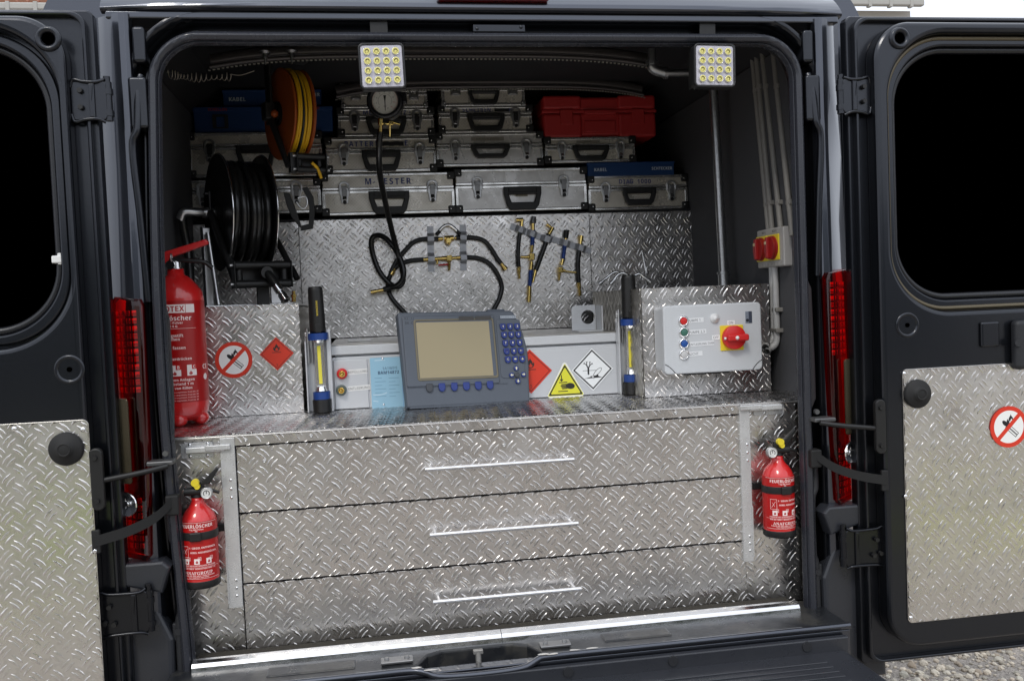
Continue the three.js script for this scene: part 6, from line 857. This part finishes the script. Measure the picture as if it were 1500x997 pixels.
metalCase('case marked MESSWERKZ behind the gauge', [-0.3615, 1.9445, -0.0476, 2.0373], { lid: 0.34, text: ['MESSWERKZ-', 0.52, 0.16, 0.02], latches: [0.175, 0.82], ls: 0.92, dim: true, hh: 0.062, hw: 0.13, hy: 0.0 });
metalCase('case marked SCHEIBEN with a blacked-out word', [-0.0338, 1.9516, 0.2818, 2.0414], { lid: 0.33, text: ['SCHEIBEN-####N', 0.52, 0.17, 0.018], latches: [0.175, 0.82], ls: 0.9, dim: true, hh: 0.06, hw: 0.125, hy: 0.0 });
metalCase('small topmost case partly hidden by the left floodlight', [-0.3466, 2.0352, -0.0663, 2.1145], { lid: 0.36, square: true, latches: [0.17, 0.84], handle: false, corner: 0.018, cornerMat: M.steelDark });
metalCase('small topmost case with open handle and blacked-out word', [-0.021, 2.0393, 0.2598, 2.1244], { lid: 0.3, square: true, latches: [0.17, 0.85], text: ['#####B#R', 0.46, 0.1, 0.014], ink: '#15151a', corner: 0.018, cornerMat: M.steelDark, hh: 0.055, hw: 0.105, hy: -0.004 });
{
  const h = scene.children.find(o => o.userData.label?.startsWith('brightest')), r = [0.1807, 1.7253, 0.2898, 1.7571];
  sticker('name_plate', h, 0.044, 0.0125, 0.2339, 1.7435, -0.9572, print(0.044, 0.0125, 4500, (c, w, hh) => text(c, 'Wisent', w / 2, hh * 0.52, hh * 0.9, '#1c1a18', 'serif', 'bold'), { bg: '#a49c86' }));
}
{
  const [x0, y0, x1, y1] = [0.3169, 1.9305, 0.714, 2.0726], z = -0.955, t = thing('red_case', 'red plastic tool case lying on top of the narrow metal case', 'plastic case', [(x0 + x1) / 2, y0, z - 0.12]);
  const w = x1 - x0, h = y1 - y0, ym = y0 + h * 0.62;
  mesh('case_shell', [b2(x0, y0 + 0.004, z - 0.24, x1, ym - 0.001, z - 0.008, 0.012), b2(x0, ym + 0.001, z - 0.24, x1, y1 - 0.004, z - 0.008, 0.012), b2(x0 - 0.002, ym - 0.005, z - 0.22, x1 + 0.002, ym + 0.006, z - 0.004, 0.003), b2(x0 + 0.002, y0, z - 0.23, x0 + w * 0.34, ym - 0.006, z, 0.01), b2(x1 - w * 0.34, y0, z - 0.23, x1 - 0.002, ym - 0.006, z, 0.01), b2(x0 + 0.002, ym + 0.007, z - 0.23, x0 + w * 0.34, y1, z, 0.01), b2(x1 - w * 0.34, ym + 0.007, z - 0.23, x1 - 0.002, y1, z, 0.01)], M.redPlastic, t);
  mesh('latch', [b2(x0 + w * 0.15, y0 + h * 0.3, z - 0.003, x0 + w * 0.26, ym + 0.006, z + 0.004, 0.003)], M.redPlastic, t); mesh('latch', [b2(x1 - w * 0.22, y0 + h * 0.3, z - 0.003, x1 - w * 0.11, ym + 0.006, z + 0.004, 0.003)], M.redPlastic, t);
  mesh('handle', [b2(x0 + w * 0.36, ym - 0.012, z - 0.01, x1 - w * 0.36, ym + 0.004, z + 0.006, 0.004), b2(x0 + w * 0.36, y0 + h * 0.12, z - 0.012, x1 - w * 0.36, ym - 0.03, z - 0.003, 0.004)], M.redPlastic, t);
}
function blueBox(label, r, z, d, words, o = {}) {
  const [x0, y0, x1, y1] = r, t = thing('blue_box', label, 'storage box', [(x0 + x1) / 2, y0, z - d / 2]);
  mesh('box_wall', [b2(x0, y0, z - d, x1, y0 + (y1 - y0) * 0.93, z, 0.004), b2(x0 - 0.002, y1 - (y1 - y0) * 0.18, z - d - 0.002, x1 + 0.002, y1, z + 0.0025, 0.003)], M.blueBox, t);
  if (o.grip) { const f = mesh('grip_hole', [ext((() => { const gx = x0 + (x1 - x0) * o.grip, gy = y0 + (y1 - y0) * 0.42, s = rrect(gx - 0.024, gy - 0.022, gx + 0.024, gy + 0.022, 0.003); s.holes.push(rrect(gx - 0.013, gy - 0.019, gx + 0.013, gy + 0.015, 0.002, THREE.Path)); return s; })(), 0.006, z)], M.dark, t); }
  for (const [s, tx, ty, tw, th, ink] of words) sticker('lettering', t, tw, th, tx, ty, z + 0.0034, print(tw, th, 2600, (c, w, h) => text(c, s, w / 2, h * 0.54, h * 0.9, ink, 'sans-serif', 'bold'), { clear: true }));
}
blueBox('flat blue box lettered KABEL STECKER on the DIAG case', [0.4638, 1.799, 0.7692, 1.8452], -0.95, 0.2, [['KABEL', 0.5075, 1.8211, 0.072, 0.017, '#c8d4e2'], ['SCHTECKER', 0.7238, 1.8217, 0.09, 0.015, '#c8d4e2']]);
blueBox('small dark blue box lettered KABEL at upper left', [-0.7219, 2.054, -0.4113, 2.1067], -1.0, 0.2, [['KABEL', -0.677, 2.0758, 0.075, 0.02, '#c0ccd8'], ['NDER', -0.4347, 2.0896, 0.045, 0.017, '#c8d4e2']]);
blueBox('long blue box with red lettering on the upper left case', [-0.8115, 1.9651, -0.3767, 2.0456], -0.97, 0.25, [['SCHELLEN', -0.7359, 2.037, 0.11, 0.014, '#a83020'], ['GEN', -0.4291, 2.0388, 0.05, 0.014, '#a83020']], { grip: 0.19 });

renderer.render(scene, camera);
